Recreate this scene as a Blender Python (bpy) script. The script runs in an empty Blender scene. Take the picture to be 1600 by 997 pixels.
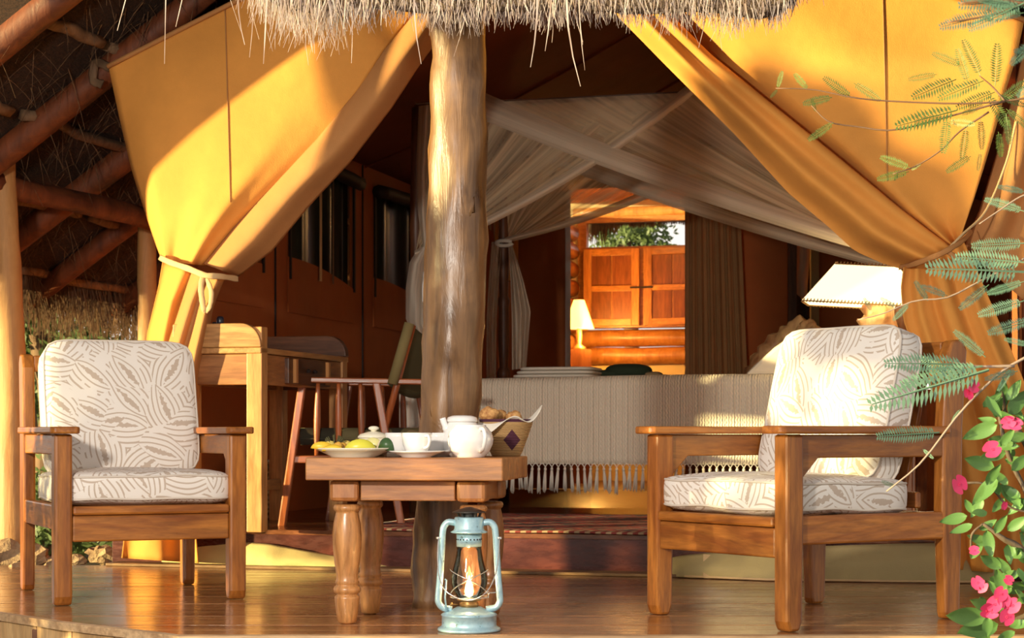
import bpy, math, random
from mathutils import Vector, Matrix, noise as mn
PI=math.pi; R=random.Random(7)
sc=bpy.context.scene
COL=sc.collection
# ------------------------------------------------------------------ camera, world, sun, exposure
F=2850.0; HZ=676.0; CH=0.58                       # focal length in px of a 1600 px frame, horizon row, camera height
cd=bpy.data.cameras.new('camera'); cam=bpy.data.objects.new('camera',cd); COL.objects.link(cam)
cam.location=(0,0,CH); cam.rotation_euler=(PI/2,0,0)
cd.sensor_width=36; cd.lens=F/1600*36; cd.shift_y=(HZ-498.5)/1600; cd.clip_end=200
cd.dof.use_dof=True; cd.dof.focus_distance=5.8; cd.dof.aperture_fstop=9.0
sc.camera=cam
sc.view_settings.view_transform='Standard'; sc.view_settings.look='None'
sc.view_settings.exposure=0.55; sc.view_settings.gamma=1.0; sc.view_settings.use_curve_mapping=False
w=bpy.data.worlds.new('world'); sc.world=w; w.use_nodes=True
wt=w.node_tree; bg=wt.nodes['Background']; bg.inputs[1].default_value=1.0
_tc=wt.nodes.new('ShaderNodeTexCoord'); _sx=wt.nodes.new('ShaderNodeSeparateXYZ'); _cr=wt.nodes.new('ShaderNodeValToRGB')   # hazy evening sky, bright along the whole horizon
wt.links.new(_tc.outputs['Generated'],_sx.inputs[0]); wt.links.new(_sx.outputs[2],_cr.inputs[0]); wt.links.new(_cr.outputs[0],bg.inputs[0])
_cr.color_ramp.elements[0].position=.10; _cr.color_ramp.elements[0].color=(.80,.74,.66,1)
_cr.color_ramp.elements[1].position=.55; _cr.color_ramp.elements[1].color=(.24,.23,.23,1)
def lamp(kind,name,loc,energy,color,size=None,direction=None,**k):
    l=bpy.data.lights.new(name,kind); l.energy=energy; l.color=color
    for a,b in k.items(): setattr(l,a,b)
    o=bpy.data.objects.new(name,l); COL.objects.link(o); o.location=loc
    if direction is not None: o.rotation_euler=Vector(direction).to_track_quat('-Z','Y').to_euler()
    return o
az=math.radians(70); el=math.radians(3.0)         # low evening sun from the left
lamp('SUN','sun',(-6,-6,3),8.2,(1.0,0.82,0.38),direction=(math.sin(az)*math.cos(el),math.cos(az)*math.cos(el),-math.sin(el)),angle=math.radians(1.5))
# soft fill light, added beside the camera to brighten the foreground
lamp('AREA','fill_light',(-1.5,2.1,1.45),88,(1.0,0.90,0.77),direction=(.40,1,-0.22),size=1.2,shape='DISK')

# ------------------------------------------------------------------ tent frame
TA=math.radians(15); TC,TS=math.cos(TA),math.sin(TA); OY=7.55
def W(u,v,z): return Vector((u*TC+v*TS, OY-u*TS+v*TC, z))
def T(px,py,v):                                    # point of the plane v in the tent frame
    dx=(px-800)/F; t=(v+OY*TC)/(dx*TS+TC)
    return Vector((dx*t,t,CH+(HZ-py)/F*t))
def P(px,py,Y): return Vector(((px-800)/F*Y,Y,CH+(HZ-py)/F*Y))
def FL(px,py,z=0):                                 # point on a floor of height z
    Y=(CH-z)*F/(py-HZ); return Vector(((px-800)/F*Y,Y,z))

# ------------------------------------------------------------------ mesh helpers
class MB:
    def __init__(s): s.v=[]; s.f=[]; s.uv={}
    def add(s,vs,fs,uvs=None):
        b=len(s.v); s.v+=[Vector(p) for p in vs]
        for i,f in enumerate(fs):
            if uvs: s.uv[len(s.f)]=[uvs[j] for j in f]
            s.f.append([b+j for j in f])
        return s
    def box(s,x0,x1,y0,y1,z0,z1,M=None):
        vs=[Vector((x,y,z)) for z in (z0,z1) for y in (y0,y1) for x in (x0,x1)]
        if M is not None: vs=[M@p for p in vs]
        return s.add(vs,[(0,2,3,1),(4,5,7,6),(0,1,5,4),(2,6,7,3),(0,4,6,2),(1,3,7,5)])
    def bar(s,a,b,w,h,up=(0,0,1)):                 # box from a to b, width w across, height h along up
        a=Vector(a); b=Vector(b); d=b-a; L=d.length; d.normalize(); x=d.cross(Vector(up))
        if x.length<1e-5: x=d.cross(Vector((1,0,0)))
        x.normalize(); y=x.cross(d)
        vs=[a+d*q*L+x*i*w/2+y*j*h/2 for q in (0,1) for j in (-1,1) for i in (-1,1)]
        return s.add(vs,[(0,1,3,2),(4,6,7,5),(0,4,5,1),(2,3,7,6),(0,2,6,4),(1,5,7,3)])
    def tube(s,pts,rad,n=10,cap=True,wob=0,seed=0):
        pts=[Vector(p) for p in pts]; m=len(pts)
        if not hasattr(rad,'__len__'): rad=[rad]*m
        vs=[]; px=None
        for i,p in enumerate(pts):
            d=(pts[min(i+1,m-1)]-pts[max(i-1,0)]).normalized()
            if px is None:
                px=d.cross(Vector((0,0,1)))
                if px.length<.1: px=d.cross(Vector((0,1,0)))
            px=(px-d*px.dot(d)).normalized(); py=d.cross(px)
            for k in range(n):
                a=2*PI*k/n; r=rad[i]
                if wob: r*=1+wob*mn.noise(Vector((math.cos(a)*1.2+seed,math.sin(a)*1.2,i*.45+seed*3)))
                vs.append(p+px*math.cos(a)*r+py*math.sin(a)*r)
        fs=[(i*n+k,i*n+(k+1)%n,(i+1)*n+(k+1)%n,(i+1)*n+k) for i in range(m-1) for k in range(n)]
        if cap: fs+=[tuple(range(n))[::-1],tuple((m-1)*n+k for k in range(n))]
        return s.add(vs,fs)
    def lathe(s,prof,n=24,c=(0,0,0),sx=1,sy=1):
        c=Vector(c); vs=[]
        for r,z in prof:
            for k in range(n):
                a=2*PI*k/n; vs.append(c+Vector((r*math.cos(a)*sx,r*math.sin(a)*sy,z)))
        fs=[(i*n+k,i*n+(k+1)%n,(i+1)*n+(k+1)%n,(i+1)*n+k) for i in range(len(prof)-1) for k in range(n)]
        if prof[0][0]>1e-4: fs.append(tuple(range(n))[::-1])
        if prof[-1][0]>1e-4: fs.append(tuple((len(prof)-1)*n+k for k in range(n)))
        return s.add(vs,fs)
    def grid(s,fn,nu,nv,uvs=(1,1),flip=False):     # fn(s,t) -> point
        vs=[];uv=[]
        for j in range(nv+1):
            for i in range(nu+1):
                a,b=i/nu,j/nv; vs.append(fn(a,b)); uv.append((a*uvs[0],b*uvs[1]))
        fs=[]
        for j in range(nv):
            for i in range(nu):
                q=(j*(nu+1)+i,j*(nu+1)+i+1,(j+1)*(nu+1)+i+1,(j+1)*(nu+1)+i)
                fs.append(q[::-1] if flip else q)
        return s.add(vs,fs,uv)
    def prism(s,poly,a,b,fn):                      # outline poly in 2D, extruded between a and b; fn(x,y,h)->point
        n=len(poly)
        vs=[fn(x,y,a) for x,y in poly]+[fn(x,y,b) for x,y in poly]
        fs=[tuple(range(n))[::-1],tuple(range(n,2*n))]+[(i,(i+1)%n,n+(i+1)%n,n+i) for i in range(n)]
        return s.add(vs,fs)
    def blob(s,c,r,n=10,m=7,nz=.15,seed=0,scale=(1,1,1)):
        c=Vector(c); pr=[]
        vs=[];
        for i in range(m+1):
            th=PI*i/m
            for k in range(n):
                a=2*PI*k/n; d=Vector((math.sin(th)*math.cos(a),math.sin(th)*math.sin(a),-math.cos(th)))
                q=r*(1+nz*mn.noise(d*1.7+Vector((seed*3.1,seed,0))))
                vs.append(c+Vector((d.x*scale[0],d.y*scale[1],d.z*scale[2]))*q)
        fs=[(i*n+k,i*n+(k+1)%n,(i+1)*n+(k+1)%n,(i+1)*n+k) for i in range(m) for k in range(n)]
        return s.add(vs,fs)
def wloc(p):
    t=Matrix.Identity(4)
    while p is not None:
        t=p.matrix_basis@t; p=p.parent
    return t
def obj(name,mb,mat,parent=None,smooth=False,bevel=0,world=False,kind=None,label=None,solid=0,sub=0):
    vs=mb.v
    if world and parent is not None:
        Mi=wloc(parent).inverted(); vs=[Mi@p for p in vs]
    me=bpy.data.meshes.new(name); me.from_pydata([tuple(p) for p in vs],[],mb.f)
    if mb.uv:
        l=me.uv_layers.new(name='UVMap').data; k=0
        for i,f in enumerate(mb.f):
            u=mb.uv.get(i)
            for j in range(len(f)):
                if u: l[k].uv=u[j]
                k+=1
    me.validate(); me.materials.append(mat)
    if smooth: me.shade_smooth()
    o=bpy.data.objects.new(name,me); COL.objects.link(o)
    if parent is not None: o.parent=parent
    if kind: o['kind']=kind
    if label: o['label']=label
    if solid:
        m=o.modifiers.new('s','SOLIDIFY'); m.thickness=solid; m.offset=0
    if bevel:
        m=o.modifiers.new('b','BEVEL'); m.width=bevel; m.segments=2; m.limit_method='ANGLE'; m.angle_limit=.6
        if not smooth:
            for p in me.polygons: p.use_smooth=False
    if sub:
        m=o.modifiers.new('u','SUBSURF'); m.levels=m.render_levels=sub
    return o
def thing(name,label,cat,loc=(0,0,0),rotz=0,group=None):
    o=bpy.data.objects.new(name,None); COL.objects.link(o); o.empty_display_size=.1
    o.location=loc; o.rotation_euler=(0,0,rotz)
    return tag(o,label,cat,group)
def tag(o,label,cat,group=None):
    o['label']=label; o['category']=cat
    if group: o['group']=group
    return o
def struct(name,mb,mat,**k): return obj(name,mb,mat,kind='structure',**k)
def copy(o,parent=None,kids=None):
    c=o.copy(); COL.objects.link(c)
    if parent is not None: c.parent=parent
    for ch in [x for x in bpy.data.objects if x.parent==o]: copy(ch,c)
    return c
def inst(src,name,parent,loc,rot=(0,0,0),sca=(1,1,1),kind=None):   # a further object sharing src's mesh
    o=bpy.data.objects.new(name,src.data if hasattr(src,'data') else src); COL.objects.link(o)
    o.parent=parent; o.location=loc; o.rotation_euler=rot; o.scale=sca
    if kind: o['kind']=kind
    return o
def lerp(a,b,t): return a+(b-a)*t
def poly(pts,t):                                   # point at t (0..1) of a polyline of 2D tuples, by length
    L=[math.dist(pts[i],pts[i+1]) for i in range(len(pts)-1)]; d=t*sum(L)
    for i,l in enumerate(L):
        if d<=l or i==len(L)-1:
            k=min(1,d/l); return tuple(lerp(a,b,k) for a,b in zip(pts[i],pts[i+1]))
        d-=l
def spline(pts,n):                                 # Catmull-Rom resample
    pts=[Vector(p) for p in pts]; out=[]
    q=[2*pts[0]-pts[1]]+pts+[2*pts[-1]-pts[-2]]
    m=len(pts)-1
    for i in range(n+1):
        x=i/n*m; k=min(int(x),m-1); t=x-k; a,b,c,d=q[k:k+4]
        out.append(.5*((2*b)+(c-a)*t+(2*a-5*b+4*c-d)*t*t+(3*b-a-3*c+d)*t**3))
    return out
def hn(x,s=0): return mn.noise(Vector((x,s*7.3,s)))

# ------------------------------------------------------------------ materials
class NT:
    def __init__(s,name):
        s.m=bpy.data.materials.new(name); s.m.use_nodes=True; s.t=s.m.node_tree; s.b=s.t.nodes['Principled BSDF']
        s.out=s.t.nodes['Material Output']
    def n(s,ty,ins=None,**k):
        o=s.t.nodes.new(ty)
        for a,b in k.items(): setattr(o,a,b)
        for a,b in (ins or {}).items(): s.set(o.inputs[a],b)
        return o
    def set(s,i,b):
        if isinstance(b,bpy.types.NodeSocket): s.t.links.new(b,i)
        elif isinstance(b,bpy.types.Node): s.t.links.new(b.outputs[0],i)
        else: i.default_value=b
    def coord(s,which='Object',scale=(1,1,1),rot=(0,0,0),loc=(0,0,0)):
        c=s.n('ShaderNodeTexCoord'); 
        m=s.n('ShaderNodeMapping',{0:c.outputs[which]}); m.inputs['Scale'].default_value=scale; m.inputs['Rotation'].default_value=rot; m.inputs['Location'].default_value=loc
        return m.outputs[0]
    def noise(s,vec,scale,detail=4,rough=.55,dist=0):
        return s.n('ShaderNodeTexNoise',{'Vector':vec,'Scale':scale,'Detail':detail,'Roughness':rough,'Distortion':dist}).outputs[0]
    def ramp(s,fac,*st):
        r=s.n('ShaderNodeValToRGB',{0:fac}); e=r.color_ramp.elements
        while len(e)<len(st): e.new(.5)
        for i,(p,c) in enumerate(st): e[i].position=p; e[i].color=(*c,1) if hasattr(c,'__len__') else (c,c,c,1)
        return r.outputs[0]
    def math(s,op,a,b=0,c=0,clamp=False):
        o=s.n('ShaderNodeMath',{0:a,1:b,2:c},operation=op); o.use_clamp=clamp; return o.outputs[0]
    def mix(s,f,a,b,mode='MIX'):
        o=s.n('ShaderNodeMix',data_type='RGBA',blend_type=mode)
        for i,x in ((0,f),(6,a),(7,b)):
            if hasattr(x,'__len__') and not isinstance(x,bpy.types.NodeSocket): x=(*x,1) if len(x)==3 else x
            s.set(o.inputs[i],x)
        return o.outputs[2]
    def bump(s,h,st=.3,d=.01):
        b=s.n('ShaderNodeBump',{'Height':h,'Strength':st,'Distance':d}); s.set(s.b.inputs['Normal'],b.outputs[0])
    def base(s,c,rough=.6,spec=None,**k):
        s.set(s.b.inputs['Base Color'],(*c,1) if isinstance(c,tuple) and len(c)==3 else c); s.set(s.b.inputs['Roughness'],rough)
        for a,b in k.items(): s.set(s.b.inputs[a.replace('_',' ')],b)
        return s.m
_c={}
def wood(c1,c2,axis=0,rough=.35,scale=1.0,knots=False,key=''):
    k=('wood',c1,c2,axis,rough,scale,knots)
    if k in _c: return _c[k]
    t=NT('wood'); sc_=[9,9,9]; sc_[axis]=1.1
    oi=t.n('ShaderNodeObjectInfo').outputs['Random']
    v=t.coord('Object',tuple(x*scale for x in sc_))
    v=t.n('ShaderNodeVectorMath',{0:v,1:t.n('ShaderNodeCombineXYZ',{0:t.math('MULTIPLY',oi,37.0),1:t.math('MULTIPLY',oi,17.0),2:oi}).outputs[0]},operation='ADD').outputs[0]
    a=t.noise(v,1.6,5,.6,1.2); b=t.noise(v,9,4,.6)
    col=t.ramp(a,(.32,c2),(.5,tuple((x+y)/2 for x,y in zip(c1,c2))),(.68,c1))
    col=t.mix(t.math('MULTIPLY',t.ramp(b,(.35,1.),(.6,0.)),.45),col,tuple(x*.45 for x in c2))
    hv=t.n('ShaderNodeHueSaturation',{'Value':t.math('MULTIPLY_ADD',oi,.35,.82),'Color':col}).outputs[0]
    t.bump(b,.12,.004); t.base(hv,t.math('MULTIPLY_ADD',b,.25,rough-.1)); _c[k]=t.m; return t.m
WC1,WC2=(.54,.20,.034),(.26,.072,.012)             # varnished chair wood
def wchair(ax): return wood(WC1,WC2,ax,.30)
def wtable(ax): return wood((.52,.225,.068),(.28,.098,.028),ax,.42)
def wdark(ax): return wood((.17,.060,.022),(.070,.024,.010),ax,.4)
def plain(name,c,rough=.5,**k):
    if ('p',name) in _c: return _c[('p',name)]
    t=NT(name); v=t.coord('Object'); n=t.noise(v,14,3)
    m=t.base(t.mix(t.math('MULTIPLY',n,.25),c,tuple(x*.6 for x in c)),rough,**k); _c[('p',name)]=m; return m
def canvas(name,c,trans=.0,uv=False):
    t=NT(name); v=t.coord('Object'); n=t.noise(v,2.3,5,.6); wv=t.noise(v,260,2)
    col=t.mix(t.ramp(n,(.35,0.),(.7,1.)),tuple(x*.80 for x in c),c)
    t.bump(t.math('ADD',t.math('MULTIPLY',wv,.15),t.noise(v,5,3)),.35,.02)
    m=t.base(col,.85)
    if trans:
        tr=t.n('ShaderNodeBsdfTranslucent',{'Color':col}); ms=t.n('ShaderNodeMixShader',{0:trans,1:t.b.outputs[0],2:tr.outputs[0]})
        t.set(t.out.inputs[0],ms.outputs[0])
    return m
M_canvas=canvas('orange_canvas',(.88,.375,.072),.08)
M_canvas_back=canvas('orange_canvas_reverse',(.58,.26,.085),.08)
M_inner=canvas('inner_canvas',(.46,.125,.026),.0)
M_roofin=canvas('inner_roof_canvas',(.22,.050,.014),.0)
M_skirt=canvas('skirt_canvas',(.50,.38,.17))
M_strap=canvas('strap_cloth',(.75,.50,.25))
# upholstery print
def upholstery():
    t=NT('leaf_print_fabric'); uv=t.coord('UV'); cream=(.84,.79,.74); br=(.46,.34,.25)
    d=t.n('ShaderNodeTexNoise',{'Vector':uv,'Scale':5.0,'Detail':2.0}); 
    vec=t.n('ShaderNodeVectorMath',{0:uv,1:t.n('ShaderNodeVectorMath',{0:d.outputs['Color'],1:(.03,.03,0)},operation='MULTIPLY').outputs[0]},operation='ADD').outputs[0]
    jag=t.noise(uv,70,2); brk=t.noise(uv,16,1)
    vo=t.n('ShaderNodeTexVoronoi',{'Vector':vec,'Scale':8.2,'Randomness':.9},voronoi_dimensions='2D')
    loc=t.n('ShaderNodeVectorMath',{0:vec,1:vo.outputs['Position']},operation='SUBTRACT').outputs[0]
    cs=t.n('ShaderNodeSeparateColor',{0:vo.outputs['Color']})
    ang=t.math('MULTIPLY',cs.outputs[0],PI)
    ro=t.n('ShaderNodeVectorRotate',{'Vector':loc,'Axis':(0,0,1),'Angle':ang},rotation_type='AXIS_ANGLE')
    xy=t.n('ShaderNodeSeparateXYZ',{0:ro.outputs[0]})
    a,b=.088,.026
    x2=t.math('POWER',t.math('ABSOLUTE',t.math('DIVIDE',xy.outputs[0],a)),2.0)
    g=t.math('ADD',t.math('DIVIDE',t.math('ABSOLUTE',xy.outputs[1]),b),x2)
    def ring(c,w): return t.math('LESS_THAN',t.math('ABSOLUTE',t.math('SUBTRACT',g,c)),w)
    out=ring(1.0,.10)
    vein=t.math('LESS_THAN',t.math('ADD',t.math('ADD',t.math('DIVIDE',t.math('ABSOLUTE',xy.outputs[1]),b*.38),t.math('MULTIPLY',x2,1.9)),t.math('MULTIPLY',t.math('SUBTRACT',jag,.5),2.6)),.95)
    gap=t.math('GREATER_THAN',brk,.42)
    r2=t.math('MULTIPLY',t.math('MAXIMUM',ring(1.75,.10),ring(2.5,.12)),gap)
    r3=t.math('MULTIPLY',ring(3.2,.12),gap)
    f=t.math('MAXIMUM',t.math('MAXIMUM',out,vein),t.math('MAXIMUM',r2,r3))
    col=t.mix(t.math('MULTIPLY',f,.75),cream,br)
    t.bump(t.noise(uv,700,2),.15,.002)
    return t.base(col,.85)
M_up=upholstery()
M_pipe=plain('piping',(.70,.62,.54),.8)
def thatchm(c1,c2,name):
    t=NT(name); v=t.coord('Object',(1,1,1)); v2=t.coord('Object',(14,50,50)); v3=t.coord('Object',(60,8,60),rot=(.3,.2,.5))
    n=t.noise(v2,2.5,6,.7,.6); n2=t.noise(v3,2.0,5,.7,1.0); f=t.math('MULTIPLY',t.math('ADD',n,n2),.5)
    t.bump(f,1.0,.05); return t.base(t.ramp(f,(.38,c2),(.62,c1)),.95)
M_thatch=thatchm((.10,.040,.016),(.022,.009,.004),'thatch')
def strawm(name,c1,c2):
    t=NT(name); v=t.coord('Object',(40,40,4)); n=t.noise(v,1.5,2)
    return t.base(t.ramp(n,(.3,c2),(.7,c1)),.8)
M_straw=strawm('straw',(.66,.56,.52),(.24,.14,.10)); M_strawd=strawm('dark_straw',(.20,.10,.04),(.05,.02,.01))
def logm(name,c1,c2,rough=.5):
    t=NT(name); v=t.coord('Object',(14,14,1.6)); a=t.noise(v,1.4,6,.62,.8); v2=t.coord('Object',(3,3,2)); b=t.noise(v2,1.6,4,.6,.5)
    f=t.math('MULTIPLY_ADD',a,.5,t.math('MULTIPLY',b,.5))
    t.bump(a,.35,.015); return t.base(t.ramp(f,(.36,c2),(.50,tuple((p+q)/2 for p,q in zip(c1,c2))),(.64,c1)),t.math('MULTIPLY_ADD',b,.4,rough-.2))
M_pole=logm('pole_wood',(.30,.155,.062),(.045,.018,.009),.34)
M_lpole=logm('pale_pole_wood',(.62,.33,.12),(.38,.17,.05),.6)
M_rafter=logm('rafter_wood',(.24,.062,.018),(.075,.020,.008),.6)
M_batten=logm('batten_bark',(.26,.15,.08),(.08,.04,.02),.8)
def deckm():
    t=NT('deck_wood'); oi=t.n('ShaderNodeObjectInfo').outputs['Random']
    v=t.coord('Object',(1.0,13,13)); v=t.n('ShaderNodeVectorMath',{0:v,1:t.n('ShaderNodeCombineXYZ',{0:t.math('MULTIPLY',oi,31.),1:0.,2:t.math('MULTIPLY',oi,9.)}).outputs[0]},operation='ADD').outputs[0]
    a=t.noise(v,1.3,6,.62,1.0); b=t.noise(t.coord('Object',(2.2,2.2,2.2)),1.5,4); c=t.noise(t.coord('Object',(5,22,5)),1.2,4)
    col=t.ramp(a,(.32,(.20,.080,.032)),(.5,(.38,.170,.066)),(.68,(.54,.26,.10)))
    hv=t.n('ShaderNodeHueSaturation',{'Value':t.math('MULTIPLY_ADD',oi,.3,.85),'Color':col}).outputs[0]
    t.bump(t.math('ADD',a,t.math('MULTIPLY',c,1.5)),.16,.012)
    return t.base(hv,t.ramp(t.math('ADD',t.math('MULTIPLY',b,.6),t.math('MULTIPLY',c,.4)),(.35,.10),(.65,.34)),Coat_Weight=.35,Coat_Roughness=.12)
M_deck=deckm()
M_maroon=wood((.17,.040,.028),(.07,.016,.013),0,.25,.6)
M_white=NT('white_china').base((.86,.84,.82),.12,Coat_Weight=.5)
M_cream=NT('cream_china').base((.82,.76,.60),.2)
def net(name,c,op,freq,axis=0):
    t=NT(name); uv=t.coord('UV'); x=t.n('ShaderNodeSeparateXYZ',{0:uv}).outputs[axis]
    wv=t.noise(t.n('ShaderNodeCombineXYZ',{0:t.math('MULTIPLY',x,freq),1:t.math('MULTIPLY',t.n('ShaderNodeSeparateXYZ',{0:uv}).outputs[1-axis],.8)}).outputs[0],1.0,3,.6)
    f=t.ramp(wv,(.36,op-.22),(.60,op+.3))
    tr=t.n('ShaderNodeBsdfTransparent'); df=t.n('ShaderNodeBsdfDiffuse',{'Color':(*c,1)}); tl=t.n('ShaderNodeBsdfTranslucent',{'Color':(*c,1)})
    m1=t.n('ShaderNodeMixShader',{0:.4,1:df.outputs[0],2:tl.outputs[0]}); m2=t.n('ShaderNodeMixShader',{0:f,1:tr.outputs[0],2:m1.outputs[0]})
    t.set(t.out.inputs[0],m2.outputs[0]); return t.m
M_net=net('mosquito_net',(.82,.66,.45),.52,26.0)
M_nettop=net('mosquito_net_top',(.72,.52,.34),.30,14.0)
M_netd=net('dense_net',(.80,.70,.56),.75,9.0)
M_net_tail=net('net_tail',(.80,.72,.60),.85,12.0)
def emis(name,c,s,base=(.8,.8,.8)):
    t=NT(name); t.base(base,.6); t.set(t.b.inputs['Emission Color'],(*c,1)); t.set(t.b.inputs['Emission Strength'],s); return t.m
def leafm(name,c1,c2,tr=.25):
    t=NT(name); oi=t.n('ShaderNodeObjectInfo').outputs['Random']; n=t.noise(t.coord('Object'),30,2)
    col=t.mix(t.math('MULTIPLY_ADD',oi,.5,t.math('MULTIPLY',n,.5)),c1,c2); t.base(col,.5)
    tl=t.n('ShaderNodeBsdfTranslucent',{'Color':col}); ms=t.n('ShaderNodeMixShader',{0:tr,1:t.b.outputs[0],2:tl.outputs[0]}); t.set(t.out.inputs[0],ms.outputs[0]); return t.m

# ------------------------------------------------------------------ ground and deck
def groundm():
    t=NT('earth'); v=t.coord('Object'); n=t.noise(v,3,6,.65); t.bump(n,.6,.05)
    return t.base(t.ramp(n,(.35,(.03,.035,.012)),(.65,(.13,.085,.04))),.95)
gm=MB(); gm.grid(lambda a,b:Vector((lerp(-30,30,a),lerp(-12,60,b),(-.34-max(0,1.5-lerp(-12,60,b))*.16+.04*mn.noise(Vector((a*30,b*30,0)))) if b<.35 else -.35+b*.4)),40,48)
struct('ground',gm,groundm(),smooth=True)
EDGE=[(5.22,-.95),(5.29,-1.02),(5.40,-1.15),(5.58,-1.36),(5.92,-1.68),(6.4,-2.2),(7.0,-2.9),(8.3,-3.6)]
def xleft(Y):
    for (a,x),(b,y) in zip(EDGE,EDGE[1:]):
        if Y<=b: return lerp(x,y,max(0,(Y-a))/(b-a))
    return EDGE[-1][1]
deck=struct('floor',MB().box(-1.5,3.2,5.7,8.4,-.30,-.036),wdark(0))
y=5.225; pw=.138
while y<8.25:
    y1=y+pw-.0035; n=3; L=[]
    poly2=[]
    back=8.05
    xs=[xleft(lerp(y,y1,i/n)) for i in range(n+1)]
    outl=[(xs[i],lerp(y,y1,i/n)) for i in range(n+1)]+[(3.2,y1),(3.2,y)]
    if y>7.9: outl=[(max(px_,-1.6),py_) for px_,py_ in outl]
    z1=R.uniform(-.0012,.0)
    obj('plank',MB().prism(outl,-.032,z1,lambda a,b,h:Vector((a,b,h))),M_deck,deck,world=True,bevel=.0015)
    y+=pw
# curved rim strip and fascia boards of the deck edge
ep=[(x,yy) for yy,x in EDGE][::-1]+[(3.2,5.22)]
mb=MB(); pts=[]
for (a,b) in ep: pts.append(Vector((a,b,0)))
pp=[]
for i in range(len(pts)-1):
    k=8 if i<len(pts)-2 else 20
    for j in range(k): pp.append(pts[i].lerp(pts[i+1],j/k))
pp.append(pts[-1])
rim=MB(); n=len(pp); vs=[]
for i,p in enumerate(pp):
    d=(pp[min(i+1,n-1)]-pp[max(0,i-1)]).normalized(); o_=Vector((d.y,-d.x,0)); wv=.003*hn(i*.8,2)
    vs+=[p+Vector((0,0,.002)),p+o_*(.018+wv)+Vector((0,0,.0)),p+o_*(.018+wv)+Vector((0,0,-.024)),p+Vector((0,0,-.024))]
rim.add(vs,[(i*4+k,i*4+(k+1)%4,(i+1)*4+(k+1)%4,(i+1)*4+k) for i in range(n-1) for k in range(4)])
obj('deck_rim',rim,wood((.62,.42,.24),(.36,.20,.10),0,.6),deck,world=True)
mf=wood((.66,.42,.20),(.46,.26,.11),2,.6)
acc=0; last=pp[0]
segs=[]; cur=pp[0]; dist=0
for i in range(1,n):
    dist+=(pp[i]-pp[i-1]).length
    if dist>.2 or i==n-1: segs.append((cur,pp[i])); cur=pp[i]; dist=0
for a,b in segs:
    d=(b-a); d.normalize(); obj('fascia_board',MB().bar(a+d*.003+Vector((0,0,-.16)),b-d*.003+Vector((0,0,-.16)),.018,.27),mf,deck,world=True,bevel=.002)
# pale board in front of the step
obj('threshold_board',MB().bar(Vector((-1.75,8.02,.006)),Vector((2.4,6.92,.006)),.16,.012),wood((.42,.24,.11),(.24,.12,.05),0,.4),deck,world=True,bevel=.002)
# tent platform
plat=struct('floor_2',MB().prism([(-1.85,.08),(2.2,.08),(2.2,8.7),(-1.85,8.7)],-.30,.155,W),wdark(0))
obj('fascia_board',MB().prism([(-1.85,.058),(2.2,.058),(2.2,.079),(-1.85,.079)],-.01,.150,W),M_maroon,plat,world=True,bevel=.002)
for i in range(30):
    v0=.0+i*.2; 
    if v0>5.8: break
    obj('plank',MB().prism([(-1.85,v0+.05 if i==0 else v0),(2.2,v0+.05 if i==0 else v0),(2.2,v0+.197),(-1.85,v0+.197)],.140,.160,W),wood((.24,.085,.035),(.10,.034,.016),0,.18),plat,world=True,bevel=.002)
# rocks beyond the deck at the left
def rockm():
    t=NT('rock'); n=t.noise(t.coord('Object'),14,5,.65); t.bump(n,.8,.03); return t.base(t.ramp(n,(.3,(.20,.11,.06)),(.7,(.50,.34,.20))),.9)
MR=rockm()
rk=[(12,874,34,'large pale brown rock at the foot of the left roof post'),(52,872,24,'rounded reddish rock beside the rear leg of the left armchair'),(84,882,17,'small rock low between the left armchair rear legs'),
    (120,878,13,'small brown stone behind the left armchair front leg'),(160,868,19,'flat pale stone beside the left end of the tent skirt'),(182,872,10,'little stone touching the tent canvas skirt'),(30,892,18,'low rock lying at the left edge of the deck')]
for i,(px,py,r,l) in enumerate(rk):
    p=P(px,py,8.35 if py<885 else 7.9); rr=r*8.35/F
    tag(obj('rock',MB().blob((0,0,0),rr,10,7,.7,i+3,(1.25,.8,.8)),MR,smooth=False),l,'rock').location=(p.x,p.y,p.z)

# ------------------------------------------------------------------ thatched roof, rafters, posts
RP=.67
def RZ(u): return 2.34+RP*(u+1.785)
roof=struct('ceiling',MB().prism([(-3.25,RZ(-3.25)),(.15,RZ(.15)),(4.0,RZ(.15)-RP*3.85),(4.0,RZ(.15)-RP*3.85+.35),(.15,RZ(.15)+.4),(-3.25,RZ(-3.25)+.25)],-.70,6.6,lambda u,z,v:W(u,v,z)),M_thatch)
def rafter(a,b,r,name='rafter',mat=None,n=9,k=7,seed=0,wob=.25,bend=.02):
    pts=[a.lerp(b,i/k)+Vector((hn(i*.6,seed),hn(i*.6,seed+5),hn(i*.6,seed+9)))*bend for i in range(k+1)]
    return obj(name,MB().tube(pts,[r*(1+.08*hn(i*.9,seed+2)) for i in range(k+1)],n,True,wob,seed),mat or M_rafter,roof,smooth=True,world=True)
for i,v in enumerate((-.66,.12,1.0,1.75,2.7)):
    rafter(W(-3.22,v,RZ(-3.22)-.06),W(.1,v,RZ(.1)-.06),.062,seed=i)
for i in range(8):
    u=-3.10+i*.42
    for j,(v0,v1) in enumerate(((-.68,-.1),(0,1.3),(1.4,3.2),(3.3,6.0))):
        if u>-1.2 and v0>0: continue
        rafter(W(u+.04*hn(i+j*3.3),v0,RZ(u)-.02),W(u+.06*hn(i*2+j),v1,RZ(u)-.02),.026,'batten',M_batten,7,8,i*4+j,.5,.025)
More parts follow.
